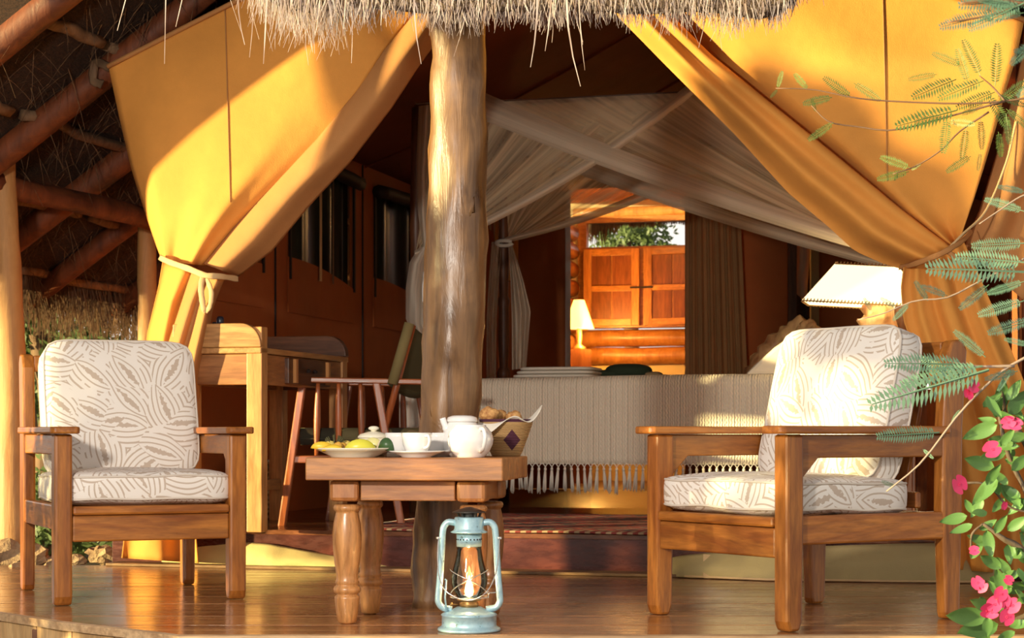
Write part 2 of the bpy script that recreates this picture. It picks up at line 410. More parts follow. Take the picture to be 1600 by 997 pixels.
# straw under the roof and hanging eave
def strands(n,fn,name,mat,parent,w=.0022,label=None):
    mb=MB()
    for i in range(n):
        a,d,L,curl=fn(i); d=d.normalized(); side=Vector((1,.2*R.uniform(-1,1),0)).normalized()*w*R.uniform(.6,1.3)
        vs=[];k=3
        for j in range(k+1):
            t=j/k; p=a+d*L*t+curl*t*t*L
            q=side*(1-.75*t); vs+=[p-q,p+q]
        mb.add(vs,[(2*j,2*j+1,2*j+3,2*j+2) for j in range(k)])
    return obj(name,mb,mat,parent,world=True,kind='stuff',label=label)
def under(i):
    u=R.uniform(-3.2,-1.3); v=R.uniform(-.65,6); a=W(u,v,RZ(u)-.005)
    return a,W(R.uniform(-1,.2),R.uniform(-.5,.5),-.35*R.random()-.7*0)-W(0,0,0),R.uniform(.08,.25),Vector((0,0,-.3))
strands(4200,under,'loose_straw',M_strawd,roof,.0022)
def eave(i):
    v=R.uniform(-.7,6.6); u=-3.25+R.uniform(0,.12); a=W(u,v,RZ(u)+R.uniform(-.02,.2))
    return a,Vector((R.uniform(-.2,.25),R.uniform(-.2,.2),-1)),R.uniform(.12,.34),Vector((R.uniform(-.1,.1),0,0))
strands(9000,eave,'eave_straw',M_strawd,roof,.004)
# front eave of thatch seen along the top of the picture
def zfr(X):                                         # lower edge of the front thatch
    k=0.0
    if X<-.75: k=(-.75-X)*1.2
    if X>.85: k=(X-.85)*.9
    return 1.915+.03*hn(X*3,4)+k-.02*(X>.2)*min(1,(X-.2)*1.5)
fr=MB(); NX=60
def frf(a,b):
    X=lerp(-2.0,2.3,a); z0=zfr(X); Y=5.75
    prof=[(0,.03),(.03,0),(.14,.02),(.24,.42),(1.6,1.1),(1.6,1.3),(.02,.3),(0,.03)]
    k=b*(len(prof)-1); i=min(int(k),len(prof)-2); t=k-i; p=(lerp(prof[i][0],prof[i+1][0],t),lerp(prof[i][1],prof[i+1][1],t))
    return Vector((X,Y+p[0],z0+p[1]+.01*hn(X*14,b*9)))
fr.grid(frf,NX,12,flip=True)
obj('front_thatch',fr,thatchm((.40,.28,.20),(.14,.08,.05),'front_thatch'),roof,world=True)
def fringe(i):
    X=R.uniform(-1.15,1.35); dep=R.random()
    lit=1.0
    c=.6+.55*hn(X*5,1)+.35*hn(X*17,3)
    L=R.uniform(.02,.085)*max(.35,c)*(2.1 if X<-.55 else 1.15)
    a=Vector((X,5.72+dep*.2,zfr(X)+.035+R.uniform(-.01,.09)))
    if R.random()<.012: L*=2.4
    return a,Vector((R.uniform(-.25,.25),R.uniform(-.25,.15),-1)),L+.03,Vector((R.uniform(-.2,.2),0,0))
strands(6500,fringe,'thatch_fringe',M_straw,roof,.0017)
longs=[(262,0,100),(308,0,42),(418,0,100),(395,0,90),(372,20,70),(540,0,45),(647,0,100),(760,0,45),(598,0,40),(840,20,105),(885,20,135),(905,0,70),(1155,0,60),(862,10,80),(905,20,110),(222,-15,48),(470,0,50),(500,0,55)]
def lng(i):
    px,y0,y1=longs[i]; y0=-150 if px<320 else y0; return P(px,y0-25,5.72),Vector((R.uniform(-.05,.05),0,-1)),(y1-y0+25)/F*5.72,Vector((R.uniform(-.15,.15),0,0))
strands(len(longs),lng,'long_straw',M_straw,roof,.003)
# tie beam and posts (the corner post stands outside the picture and shades the left flap)
obj('corner_post',MB().tube([(-2.80,6.86,-.4),(-2.77,6.84,1.0),(-2.79,6.87,2.6)],[.10,.095,.09],16,True,.1,3),M_lpole,roof,smooth=True,world=True)
beam=rafter(P(-60,275,8.3),P(238,342,9.3),.055,'tie_beam',seed=21)
def post(pts,rad,name,label,mat,seed,n=28,kids=None,wob=.12,k=26):
    sp=spline(pts,k); rr=[poly([(i/(len(rad)-1),r) for i,r in enumerate(rad)],0)[1] for _ in sp]
    rr=[]
    for i in range(k+1):
        x=i/k*(len(rad)-1); j=min(int(x),len(rad)-2); rr.append(lerp(rad[j],rad[j+1],x-j)*(1+.03*hn(i*.5,seed)))
    o=obj(name,MB().tube([p-sp[0] for p in sp],rr,n,True,wob,seed),mat,smooth=True)
    o.location=sp[0]; return tag(o,label,'post')
pole=post([P(682,955,6.1),P(690,800,6.1),P(706,600,6.1),P(712,400,6.1),P(716,200,6.1),P(714,30,6.1),P(712,-120,6.1)],
     [.088,.090,.098,.105,.101,.092,.090,.090],'roof_pole','thick weathered log pole standing behind the low table',M_pole,3,40,wob=.16,k=44)
for px,py,rr in ((728,318,.030),(722,430,.02),(684,640,.026)):   # knots of the trunk
    p=P(px,py,6.1-.080); mbk=MB().blob(p,rr,10,6,.5,px,(1,.22,1.7)); obj('knot',mbk,M_pole,pole,smooth=True,world=True)
post([P(22,868,8.5),P(18,600,8.5),P(5,300,8.5),P(-2,100,8.5)],[.082,.072,.062,.055],'roof_post','pale log post at the far left edge behind the left armchair',M_lpole,8,20)
post([P(232,860,9.6),P(231,600,9.6),P(229,340,9.6)],[.055,.052,.048],'roof_post','slim dark post between the roof eave and the left tent flap',M_lpole,12,14)
post([P(1622,900,7.3),P(1612,500,7.3),P(1606,60,7.3)],[.06,.055,.05],'roof_post','dark post behind the right tent flap at the right edge',M_rafter,14,14)

# ------------------------------------------------------------------ tent shell
def wallgrid(name,fn,us,vs,skip,mat,th=.012,**k):
    mb=MB()
    for i in range(len(us)-1):
        for j in range(len(vs)-1):
            if (i,j) in skip: continue
            q=[fn(us[i],vs[j],0),fn(us[i+1],vs[j],0),fn(us[i+1],vs[j+1],0),fn(us[i],vs[j+1],0)]
            mb.add(q,[(0,1,2,3)])
    return struct(name,mb,mat,solid=th,**k)
UL,UR,VB=-1.72,2.03,6.0
wins=[(.66,1.41),(1.80,2.77),(3.165,4.20)]
vs_=[.30]+[x for w_ in wins for x in w_]+[VB]
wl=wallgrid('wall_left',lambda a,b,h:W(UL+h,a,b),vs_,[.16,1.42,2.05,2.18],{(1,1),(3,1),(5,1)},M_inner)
M_screen=NT('window_mesh'); 
_v=M_screen.coord('UV',(10,1,1)); _n=M_screen.noise(_v,1.6,3,.6)
M_screen=M_screen.base(M_screen.ramp(_n,(.42,(.006,.008,.005)),(.58,(.018,.026,.014)),(.70,(.06,.075,.045))),.35)
M_bind=plain('dark_binding',(.020,.010,.008),.7)
for i,(a,b) in enumerate(wins):
    pan=MB().grid(lambda s,t,a=a,b=b:W(UL-.03+.022*math.sin(s*24+2*math.sin(s*7)),lerp(a-.02,b+.02,s),lerp(1.32,2.07,t)),48,8)
    wi=struct('window_%d'%(i+1),pan,M_screen,smooth=True)
    # scalloped lower canvas panel, rolled blind at the top, tan strap
    def low(s,t,a=a,b=b,i=i):
        c=s**1.6 if i else 0.1
        return W(UL+.012,lerp(a-.03,b+.03,s),lerp(1.22,1.415+(.10*(1-c) if i else .03)+.01*math.sin(s*PI),t))
    obj('lower_flap',MB().grid(low,14,2),M_inner,wi,world=True,solid=.008)
    rl=[W(UL+.045,lerp(a-.03,b+.04,k/10),2.035+.02*math.sin(k/10*PI)+.012*hn(k,i)) for k in range(11)]
    obj('rolled_blind',MB().tube(rl,.042,8,True,.2,i),M_bind,wi,smooth=True,world=True)
    for c,sd in ((a-.012,0),(b+.012,1)): obj('binding',MB().bar(W(UL+.018,c,1.40),W(UL+.018,c,2.05),.02,.012,W(1,0,0)-W(0,0,0)),M_bind,wi,world=True)
    for c in ((.42,.03),(.62,.018)) if i==1 else ((.75,.02),):
        m_=lerp(a,b,c[0]); obj('blind_strap',MB().bar(W(UL+.03,m_,1.42),W(UL+.03,m_,2.03),c[1],.004,W(1,0,0)-W(0,0,0)),M_strap if c[1]>.02 else M_batten,wi,world=True)
# wall seams
for i,vv in enumerate((1.60,2.95,4.6)):
    obj('seam',MB().tube([W(UL+.010,vv,.17),W(UL+.010,vv,2.17)],.006,6),M_bind,wl,world=True)
# tent ceiling, both slopes
RIDGE=(.1,2.98)
mb=MB()
mb.grid(lambda s,t:W(lerp(UL-.02,RIDGE[0],s),lerp(0.02,VB,t),lerp(2.17,RIDGE[1],s)-.05*math.sin(s*PI)),12,16)
mb.grid(lambda s,t:W(lerp(RIDGE[0],UR+.02,s),lerp(0.02,VB,t),lerp(RIDGE[1],2.14,s)-.05*math.sin(s*PI)),12,16)
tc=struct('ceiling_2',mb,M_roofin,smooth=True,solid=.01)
for v in (1.5,3.0,4.5):
    obj('seam',MB().tube([W(lerp(UL,RIDGE[0],k/8),v,lerp(2.17,RIDGE[1],k/8)-.05*math.sin(k/8*PI)-.008) for k in range(9)],.007,6),M_roofin,tc,world=True)
    obj('seam',MB().tube([W(lerp(RIDGE[0],UR,k/8),v,lerp(RIDGE[1],2.14,k/8)-.05*math.sin(k/8*PI)-.008) for k in range(9)],.007,6),M_roofin,tc,world=True)
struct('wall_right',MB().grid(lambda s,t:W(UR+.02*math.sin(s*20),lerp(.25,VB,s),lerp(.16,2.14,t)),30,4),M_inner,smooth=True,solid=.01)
# back wall with the opening to the bathroom
D0,D1=-1.17,.10
mb=MB()
for a,b,c,d in ((UL,D0,.16,2.17),(D1,.47,.16,2.17),(.62,UR,.16,2.17),(UL,D0,2.17,2.4),(D1,UR,2.17,2.4)):
    mb.grid(lambda s,t:W(lerp(a,b,s),VB+.02*math.sin(s*9)*0,lerp(c,d,t)),6,3)
mb.add([W(UL,VB,2.4),W(UR,VB,2.4),W(RIDGE[0],VB,3.0)],[(0,1,2)])
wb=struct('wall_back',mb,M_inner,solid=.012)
obj('door_post',MB().box(-.02,.02,-.02,.02,.16,2.4,Matrix.Translation(W(D0+.0,VB-.02,0))),plain('white_post',(.75,.70,.62),.5),wb,world=True,bevel=.004)
obj('wall_pole',MB().box(-.03,.03,-.02,.02,.16,2.3,Matrix.Translation(W(.50,VB-.05,0))),wdark(2),wb,world=True)
obj('wall_pole',MB().box(-.03,.03,-.02,.02,.16,2.3,Matrix.Translation(W(.66,VB-.05,0))),M_skirt,wb,world=True)
# dark clothes hanging in the gap right of the curtain
g=thing('hanging_garment','grey and white garment hanging in the dark gap right of the doorway curtain','clothing',W(.55,VB+.12,0))
obj('sleeve',MB().grid(lambda s,t:W(lerp(.50,.60,s)+.01*math.sin(t*5),VB+.08+.015*math.sin(s*14),lerp(2.1,1.62-.10*s,t)),8,8),plain('pale_cloth',(.55,.47,.38),.9),g,world=True,smooth=True,solid=.006)
obj('coat',MB().grid(lambda s,t:W(lerp(.47,.62,s),VB+.14+.02*math.sin(s*12),lerp(2.25,.5,t)),8,8),plain('dark_cloth',(.03,.035,.03),.9),g,world=True,smooth=True,solid=.006)

def pleat(L,Rr,nv,amp,freq,v0,ph=0,nu=70,nr=50,gather=None,uv=(1,1)):
    """hanging cloth between two outlines L and Rr (px polylines top to bottom), in the tent frame near plane v0"""
    def fn(s,t):
        a=poly(L,t); b=poly(Rr,t); x=lerp(a[0],b[0],s); y=lerp(a[1],b[1],s)
        k=gather(t) if gather else 1
        v=v0(s,t) if callable(v0) else v0
        v+=amp*k*(math.sin(s*freq*2*PI+ph+.8*math.sin(t*3))+.14*math.sin(s*freq*4.7*PI+1+t*4))
        v+=.03*mn.noise(Vector((s*2.5,t*2.5,ph)))
        return T(x,y,v)
    return MB().grid(fn,nu,nr,uv)
# ---- left flap of the tent front
lf=thing('tent_flap','orange canvas flap tied back at the left of the tent opening','tent flap',T(255,600,-.08))
lf.location.z=0
Lb=[(170,105),(186,180),(205,262),(228,335),(246,388),(254,408)]
Rb=[(800,-215),(735,-120),(672,-30),(640,30),(600,78),(560,140),(500,215),(420,300),(372,352),(322,415)]
def top_pt(s): return (lerp(170,800,s),lerp(105,-215,s))
def lfn(s,t):
    a=poly(Lb,t); b=poly(Rb,t); x=lerp(a[0],b[0],s); y=lerp(a[1],b[1],s)
    y-=0
    g=max(0,(t-.45)/.55)**1.5
    v=-.06+.040*g*math.sin(s*2*PI*1.1+.3)+.006*g*math.sin(s*2*PI*4+t)-.05*math.sin(s*PI)*math.sin(t*PI)+.02*mn.noise(Vector((s*3,t*3,1)))
    edge=max(0,1-s/.10); v+=.10*edge*edge*min(1,t*1.4)
    return T(x,y,v)
obj('panel',MB().grid(lfn,60,60),M_canvas,lf,world=True,smooth=True,solid=.004)
def seamline(fn,xs,ya,yb,par,mat,A,B):
    pts=[]
    for k in range(25):
        t=k/24*.97; a=poly(A,t); b=poly(B,t); x=lerp(xs[0],xs[1],k/24)
        q=(x-a[0])/(b[0]-a[0]); y=lerp(a[1],b[1],q)
        if 0<=q<=1 and ya<y<yb: pts.append(fn(q,t)+Vector((0,-.005,0)))
    obj('seam',MB().tube(pts,.003,5),mat,par,world=True,smooth=True)
seamline(lfn,(352,362),-60,330,lf,M_canvas_back,Lb,Rb)
# rolled edge from the ridge to the tie
def rollf(pu,pl,v,bul,ribs=0,ph=0,v2=None):
    def fn(s,t):
        a=poly(pu,t); b=poly(pl,t); x=lerp(a[0],b[0],s); y=lerp(a[1],b[1],s)
        vv=v if v2 is None else lerp(v,v2,s)
        k=bul*math.sin(s*PI)
        if ribs: k+=ribs*min(1,.35+t)*math.sin(s*PI*3.3+ph+t*1.2)*(math.sin(s*PI)**.5)
        return T(x,y,vv-k+.012*mn.noise(Vector((s*2,t*5,ph))))
    return fn
ru=[(812,-225),(735,-120),(672,-30),(640,28),(600,76),(558,140),(498,214),(418,298),(368,352),(318,412)]
rl_=[(840,-160),(800,-80),(735,0),(700,40),(655,102),(612,168),(548,252),(480,325),(425,392),(372,432)]
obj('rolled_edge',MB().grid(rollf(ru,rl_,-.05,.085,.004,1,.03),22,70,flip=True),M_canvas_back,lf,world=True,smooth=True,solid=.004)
# below the tie: pale sheet and the bunched roll
La=[(254,408),(247,450),(230,520),(222,600),(205,740),(190,872)]; Ra=[(330,430),(300,480),(292,540),(290,620),(300,760),(310,880)]
obj('lower_drape',pleat(La,Ra,0,.026,1.5,-.06,.5,gather=lambda t:.5+t*.6),M_canvas,lf,world=True,smooth=True,solid=.004)
La=[(300,424),(285,470),(262,540),(252,620),(262,720)]; Ra=[(350,436),(333,480),(322,540),(314,580),(304,720)]
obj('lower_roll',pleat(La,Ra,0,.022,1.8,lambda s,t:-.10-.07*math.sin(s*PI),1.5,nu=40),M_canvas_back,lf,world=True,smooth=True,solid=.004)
def strap(pts,r,par,name='tie_strap',v=-.16,fl=.35,mat=None):
    sp=spline([T(x,y,vv) for x,y,vv in pts],24); mb=MB(); vs=[]
    for i,p in enumerate(sp):
        d=(sp[min(i+1,24)]-sp[max(i-1,0)]).normalized(); u=d.cross(Vector((0,1,0))).normalized(); w_=Vector((0,1,0))
        for k in range(8): a=2*PI*k/8; vs.append(p+u*math.cos(a)*r*(1+.2*hn(i*.5,3))+w_*math.sin(a)*r*fl)
    mb.add(vs,[(i*8+k,i*8+(k+1)%8,(i+1)*8+(k+1)%8,(i+1)*8+k) for i in range(24) for k in range(8)]+[tuple(range(8))])
    obj(name,mb,mat or M_strap,par,world=True,smooth=True)
strap([(249,402,-.05),(266,410,-.14),(295,420,-.22),(320,430,-.24),(345,432,-.2),(372,436,-.06)],.013,lf)
strap([(318,428,-.22),(314,450,-.26),(318,480,-.26),(322,488,-.25)],.012,lf,'strap_end')
strap([(320,430,-.22),(330,455,-.26),(328,478,-.26),(321,488,-.25)],.010,lf,'strap_end')
# roof corner guy strap
strap([(172,106,-.06),(150,98,.02),(146,125,.03),(160,132,.0)],.02,lf,'corner_strap',mat=M_batten)
# gable edge roll (upper border of the flaps)
obj('top_hem',MB().tube([T(lerp(168,820,k/20),lerp(104,-228,k/20),-.07) for k in range(21)],.011,7),M_canvas_back,lf,world=True,smooth=True)

# ---- right flap
rf=thing('tent_flap','orange canvas flap gathered at the right of the tent opening','tent flap',T(1480,900,-.05)); rf.location.z=0
Lb2=[(740,-260),(850,-150),(960,-55),(1030,15),(1100,85),(1200,165),(1300,245),(1400,328),(1450,362),(1482,384)]
Rb2=[(1600,34),(1588,90),(1572,140),(1556,200),(1538,260),(1522,310),(1508,350),(1498,378)]
def rfn(s,t):
    a=poly(Lb2,t); b=poly(Rb2,t); x=lerp(a[0],b[0],s); y=lerp(a[1],b[1],s)
    g=max(0,(t-.5)/.5)**1.6
    v=-.05+.04*g*math.sin(s*2*PI*1.3+2.4)-.06*math.sin(s*PI)*math.sin(t*PI)+.02*mn.noise(Vector((s*3,t*3,6)))
    v+=.12*max(0,1-s/.22)**1.5*math.sin(min(1,t*1.3)*PI*.5)
    return T(x,y,v)
obj('panel',MB().grid(rfn,60,60,flip=True),M_canvas,rf,world=True,smooth=True,solid=.004)
seamline(rfn,(1378,1388),-120,300,rf,M_canvas_back,Lb2,Rb2)
ru2=[(760,-262),(900,-130),(1000,-35),(1040,15),(1110,85),(1205,162),(1305,242),(1402,322),(1452,360),(1486,384)]
rl2=[(760,-190),(860,-95),(945,5),(1040,102),(1150,212),(1232,302),(1295,355),(1335,392),(1380,412),(1415,422)]
obj('rolled_edge',MB().grid(rollf(ru2,rl2,-.06,.09,.036,.6,.02),60,70),M_canvas,rf,world=True,smooth=True,solid=.004)
# side wall cloth right of the main panel
La=[(1602,34),(1590,120),(1560,230),(1530,330),(1505,385)]; Ra=[(1680,80),(1680,200),(1670,300),(1640,400),(1600,470)]
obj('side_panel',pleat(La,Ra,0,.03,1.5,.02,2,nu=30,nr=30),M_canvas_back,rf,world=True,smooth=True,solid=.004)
La=[(1412,418),(1408,450),(1412,500),(1432,560),(1470,640),(1490,760),(1500,890)]; Ra=[(1506,378),(1530,430),(1560,500),(1590,570),(1640,700),(1660,800),(1660,905)]
obj('lower_drape',pleat(La,Ra,0,.036,3.2,lambda s,t:-.12+.06*s+.03*t,0,nu=110,gather=lambda t:.55+.5*t),M_canvas,rf,world=True,smooth=True,solid=.004)
strap([(1405,418,.0),(1430,412,-.18),(1462,400,-.24),(1486,388,-.24),(1508,372,-.16),(1518,360,-.05)],.011,rf,mat=M_canvas_back)
strap([(1480,390,-.24),(1505,365,-.20),(1540,330,-.1),(1572,255,-.04),(1588,190,-.02)],.0045,rf,'guy_cord')
strap([(1480,392,-.24),(1500,410,-.24),(1515,440,-.22)],.010,rf,'strap_end',mat=M_canvas_back)
obj('top_hem',MB().tube([T(lerp(760,1604,k/20),lerp(-268,32,k/20)-25*math.sin(k/20*PI)*0,-.06) for k in range(21)],.011,7),M_canvas_back,rf,world=True,smooth=True)
# ---- canvas skirts on the deck
def skirt(bot,top,label,seed,mat=None,seams=()):
    n=60
    def fn(s,t):
        bx,by=poly(bot,s); tx,ty=poly(top,s); p=FL(bx,by); q=P(tx,ty,p.y+.07)
        r=p.lerp(q,t); r.y+=-.02*math.sin(t*PI)+.018*mn.noise(Vector((s*9,t*2,seed))); r.z=max(r.z,.003); return r
    o=thing('canvas_skirt',label,'canvas',fn(.5,0))
    obj('cloth',MB().grid(fn,n,10),mat or M_skirt,o,world=True,smooth=True,solid=.004)
    obj('hem',MB().tube([fn(k/30,0)+Vector((0,-.006,.004)) for k in range(31)],.005,6),M_strap,o,world=True,smooth=True)
    for k in seams: obj('seam',MB().bar(fn(k,.02)+Vector((0,-.012,0)),fn(k,.95)+Vector((0,-.012,0)),.03,.004,(0,1,0)),M_strap,o,world=True)
skirt([(186,879),(300,884),(420,888),(560,890),(650,889)],[(196,846),(300,842),(420,850),(520,868),(650,884)],'canvas skirt in sunlit yellow running under the left armchair',1,canvas('sunlit_skirt_canvas',(.78,.60,.26)))  # lighter copy of the skirt canvas, sunlight put into its colour
skirt([(640,889),(780,891),(900,894),(1010,894),(1060,903),(1200,908),(1400,911),(1570,912)],[(640,884),(780,886),(900,889),(1000,880),(1070,868),(1200,856),(1400,850),(1570,848)],'khaki canvas skirt along the step behind the right armchair',5,None,(.50,))

# ------------------------------------------------------------------ bathroom behind the tent
VR=8.5
bw=MB()
bw.grid(lambda s,t:W(lerp(-1.8,1.3,s),VR,lerp(.1,1.20,t)),4,4); bw.grid(lambda s,t:W(lerp(-1.8,1.3,s),VR,lerp(2.44,3.0,t)),4,2)
M_plaster=plain('yellow_plaster',(.72,.55,.28),.8)
bw.grid(lambda s,t:W(lerp(-1.9,-1.6,s),VR+.02,lerp(.1,2.6,t)),1,1)
wb2=struct('wall_back_2',bw,M_plaster,solid=.04)
M_log=logm('log_varnished',(.62,.27,.07),(.30,.10,.025),.35)
def hlog(u0,u1,z,r,v,par,seed,name='log'):
    k=10; return obj(name,MB().tube([W(lerp(u0,u1,i/k),v+.01*hn(i,seed),z+.012*hn(i*.7,seed)) for i in range(k+1)],[r*(1+.08*hn(i*.8,seed+4)) for i in range(k+1)],14,True,.12,seed),M_log,par,smooth=True,world=True)
hlog(-1.7,1.2,1.255,.078,VR-.03,wb2,1); hlog(-1.7,1.2,1.41,.078,VR-.03,wb2,2); hlog(-1.7,1.2,2.52,.05,VR-.03,wb2,3)
# left bathroom wall of stacked logs
lw=struct('wall_left_2',MB().box(-.03,.03,0,2.4,.1,2.5,Matrix.Translation(W(-1.80,VB+.05,0))@Matrix.Rotation(-TA,4,'Z')),M_plaster)
for i in range(14):
    z=.24+i*.16; obj('log',MB().tube([W(-1.68,VB+.1+k*.24,z+.008*hn(k,i)) for k in range(10)],.078,12,True,.1,i),M_log,lw,smooth=True,world=True)
struct('wall_right_2',MB().box(-.03,.03,0,2.4,.1,2.5,Matrix.Translation(W(1.3,VB+.05,0))@Matrix.Rotation(-TA,4,'Z')),M_plaster)
struct('ceiling_3',MB().prism([(-1.85,VB+.05),(1.35,VB+.05),(1.35,VR+.1),(-1.85,VR+.1)],2.62,2.66,W),M_inner)
# window above the cabinet
wn=thing('bathroom_window','open window strip above the wooden cabinet showing sky and tree','window',W(-.25,VR,2.25))
wn['kind']='structure'; wn.name='window_4'
if 'category' in wn: del wn['category']
for a,b,c,d in ((-1.66,-1.58,1.48,2.46),(1.0,1.08,1.48,2.46),(-1.66,1.08,2.43,2.48),(-1.58,1.08,2.195,2.215),(-.52,1.0,1.48,2.195)):
    obj('frame',MB().prism([(a,c),(b,c),(b,d),(a,d)],VR-.06,VR+.03,lambda u,z,v:W(u,v,z)),wood((.66,.30,.08),(.40,.15,.035),0,.4),wn,world=True,bevel=.004)
# cabinet: two framed doors
cb=thing('wall_cabinet','varnished wooden wall cabinet with two framed doors glowing in lamplight','cabinet',W(-.2,VR-.1,1.58))
mw=lambda ax:wood((.70,.30,.07),(.42,.15,.035),ax,.35)
def pr(a,b,c,d,v0,v1): return MB().prism([(a,c),(b,c),(b,d),(a,d)],v0,v1,lambda u,z,v:W(u,v,z))
obj('carcass',pr(-1.58,-.52,1.495,2.195,VR-.2,VR-.02),mw(0),cb,world=True)
for a,b in ((-1.565,-1.07),(-1.03,-.535)):
    d_=obj('door',pr(a,b,1.51,2.18,VR-.225,VR-.202),mw(2),cb,world=True)
    for e,f,g,h in ((a,a+.07,1.51,2.18),(b-.07,b,1.51,2.18),(a+.07,b-.07,1.51,1.57),(a+.07,b-.07,2.12,2.18),(a+.07,b-.07,1.81,1.86)):
        obj('door_frame',pr(e,f,g,h,VR-.25,VR-.224),mw(2 if f-e<.1 else 0),d_,world=True,bevel=.004)
    for k in range(2):
        m_=(a+b)/2; obj('door_panel',pr((a+.07,m_+.006)[k],(m_-.006,b-.07)[k],1.56,2.13,VR-.234,VR-.226),wood((.34,.10,.022),(.18,.045,.010),2,.4),d_,world=True,bevel=.002)
    hx=b-.03 if a<-1.2 else a+.03
    obj('latch',pr(hx-.05,hx+.05,1.83,1.845,VR-.262,VR-.25),M_bind,d_,world=True)
# little lamp on the left
lp=W(-1.49,VR-.75,1.30); bl=thing('small_lamp','small lit lamp with a cone shade just inside the doorway','lamp',lp)
obj('lamp_shade',MB().lathe([(.13,.16),(.128,.163),(.045,.40),(.047,.40)],24),emis('amber_shade',(1.0,.52,.10),3.2,(.9,.6,.2)),bl,smooth=True)
obj('base',MB().lathe([(.06,-.02),(.055,.0),(.02,.03),(.028,.10),(.014,.2),(.0,.21)],18),M_pole,bl,smooth=True)
obj('shelf_stand',MB().box(-.10,.10,-.10,.10,-1.15,-.02),wood((.5,.2,.06),(.3,.1,.03),2,.4),bl)
lamp('POINT','small_lamp_light',lp+Vector((.10,-.12,.14)),34,(1.0,.50,.10),shadow_soft_size=.05)
lamp('POINT','bathroom_fill_light',W(-.9,VB+1.1,2.35),12,(1.0,.50,.14),shadow_soft_size=.12)  # unseen fill light that brightens the bathroom, without a fitting
# doorway curtain
def curt(u0,u1,z0,z1,v,amp,fr_,mat,name,label,cat,flare=0,nu=90):
    o=thing(name,label,cat,W((u0+u1)/2,v,z0))
    obj('cloth',MB().grid(lambda s,t:W(lerp(u0,u1,s)+flare*t*s-flare*.0*t,v+amp*(math.sin(s*fr_*2*PI)+.4*math.sin(s*fr_*5*PI+t)),lerp(z1,z0,t)),nu,20),mat,o,world=True,smooth=True,solid=.003)
    obj('curtain_rod',MB().tube([W(u0-.05,v,z1),W(u1+.05,v,z1)],.012,8),wdark(0),o,world=True,smooth=True)
    return o
curt(-.27,.12,.17,2.46,VB-.12,.022,6.5,canvas('brown_curtain',(.58,.32,.13),.25),'doorway_curtain','brown pleated curtain hanging at the right side of the bathroom doorway','curtain',.10)
curt(D0-.62,D0-.36,1.72,2.40,VB-.10,.02,3,M_canvas,'lit_panel','short orange panel standing for lit tent canvas behind the far bedpost','curtain')  # bright canvas strip standing in for a lit panel of the tent
# outdoor trees
def tree(px,py,Y,r,h,label,seed,dens=1500,flat=1.0):
    c=P(px,py,Y); o=thing('tree',label,'tree',(c.x,c.y,-.3))
    obj('trunk',MB().tube(spline([Vector((c.x,c.y,-.3)),Vector((c.x+.1,c.y,c.z*.5)),c],8),[.12]*4+[.09]*5,8),M_batten,o,world=True,smooth=True)
    rr=random.Random(seed); mb=MB()
    cl=[(c+Vector((rr.gauss(0,r*.5),rr.gauss(0,r*.3),rr.gauss(0,r*.33*flat))),r*rr.uniform(.2,.42)) for _ in range(26)]
    for i in range(dens):
        q,s=rr.choice(cl); p=q+Vector((rr.gauss(0,s*.5),rr.gauss(0,s*.5),rr.gauss(0,s*.4)))
        d=Vector((rr.uniform(-1,1),rr.uniform(-.5,.5),rr.uniform(-1,1))).normalized()*.06*h; e=d.cross(Vector((rr.random(),1,rr.random()))).normalized()*.025*h
        mb.add([p-d,p-e,p+d,p+e],[(0,1,2,3)])
    lm=leafm('tree_leaves_%d'%seed,(.20,.27,.10),(.07,.13,.035),.4)
    obj('foliage',mb,lm,o,world=True,kind='stuff'); return o
tree(975,378,22,.42,.7,'leafy tree seen through the window above the cabinet',11,1300)
tree(60,520,15,.75,.9,'pale green tree visible between the left post and eave',12,2200)
tree(30,590,18,.9,1.0,'bushy tree low behind the left roof post',13,1800)
tree(70,660,24,.9,1.0,'dark shrub behind the left armchair beyond the rocks',14,2600)
tree(60,830,12.5,.45,.7,'low leafy bush growing behind the rocks at left',15,2600)
# thatch eave beyond the bathroom window
def ev2(i):
    u=R.uniform(-1.75,1.2); z=2.46+.05*hn(u*4)
    k=max(0,.20-abs(u+1.55)*.8)
    return W(u,VR+.25,z+.05),Vector((R.uniform(-.2,.2),0,-1)),R.uniform(.06,.10)+k*R.random(),Vector((0,0,0))
strands(2500,ev2,'bathroom_eave_straw',M_strawd,roof,.006)

# ------------------------------------------------------------------ bed, canopy net, coverlet
BU0,BU1,BV0,BV1=-1.035,1.03,1.9,3.66
bed=thing('four_poster_bed','dark wooden four poster bed with log headboard under a net','bed',W(0,2.8,.16),-TA)
def turned(h): 
    pr_=[(.036,0),(.036,.42),(.030,.44),(.042,.47),(.030,.50),(.040,.62),(.026,.74),(.040,.77),(.040,.80),(.026,.83),(.036,1.0),(.032,1.2),(.040,1.24),(.028,1.27),(.034,1.5),(.026,1.9),(.022,h)]
    return MB().lathe(pr_,18)
CU=1.48
for u,v in ((BU0,BV0),(BU0,BV1),(CU,BV0),(CU,BV1)):
    obj('bedpost',turned(2.14),wdark(2),bed,smooth=True).location=(u-0,v-2.8,0)
for u0,v0,u1,v1 in ((BU0,BV0,CU,BV0),(BU0,BV1,CU,BV1),(BU0,BV0,BU0,BV1),(CU,BV0,CU,BV1)):
    obj('canopy_rail',MB().bar((u0,v0-2.8,2.14),(u1,v1-2.8,2.14),.022,.03),wdark(0 if u0!=u1 else 1),bed)
    obj('side_rail',MB().bar((u0,v0-2.8,.34),(u1,v1-2.8,.34),.03,.16),wdark(0 if u0!=u1 else 1),bed,bevel=.004)
obj('mattress',MB().box(BU0+.03,BU1-.03,BV0-2.8+.03,BV1-2.8-.03,.40,.690),plain('mattress',(.7,.66,.6),.9),bed,bevel=.03)
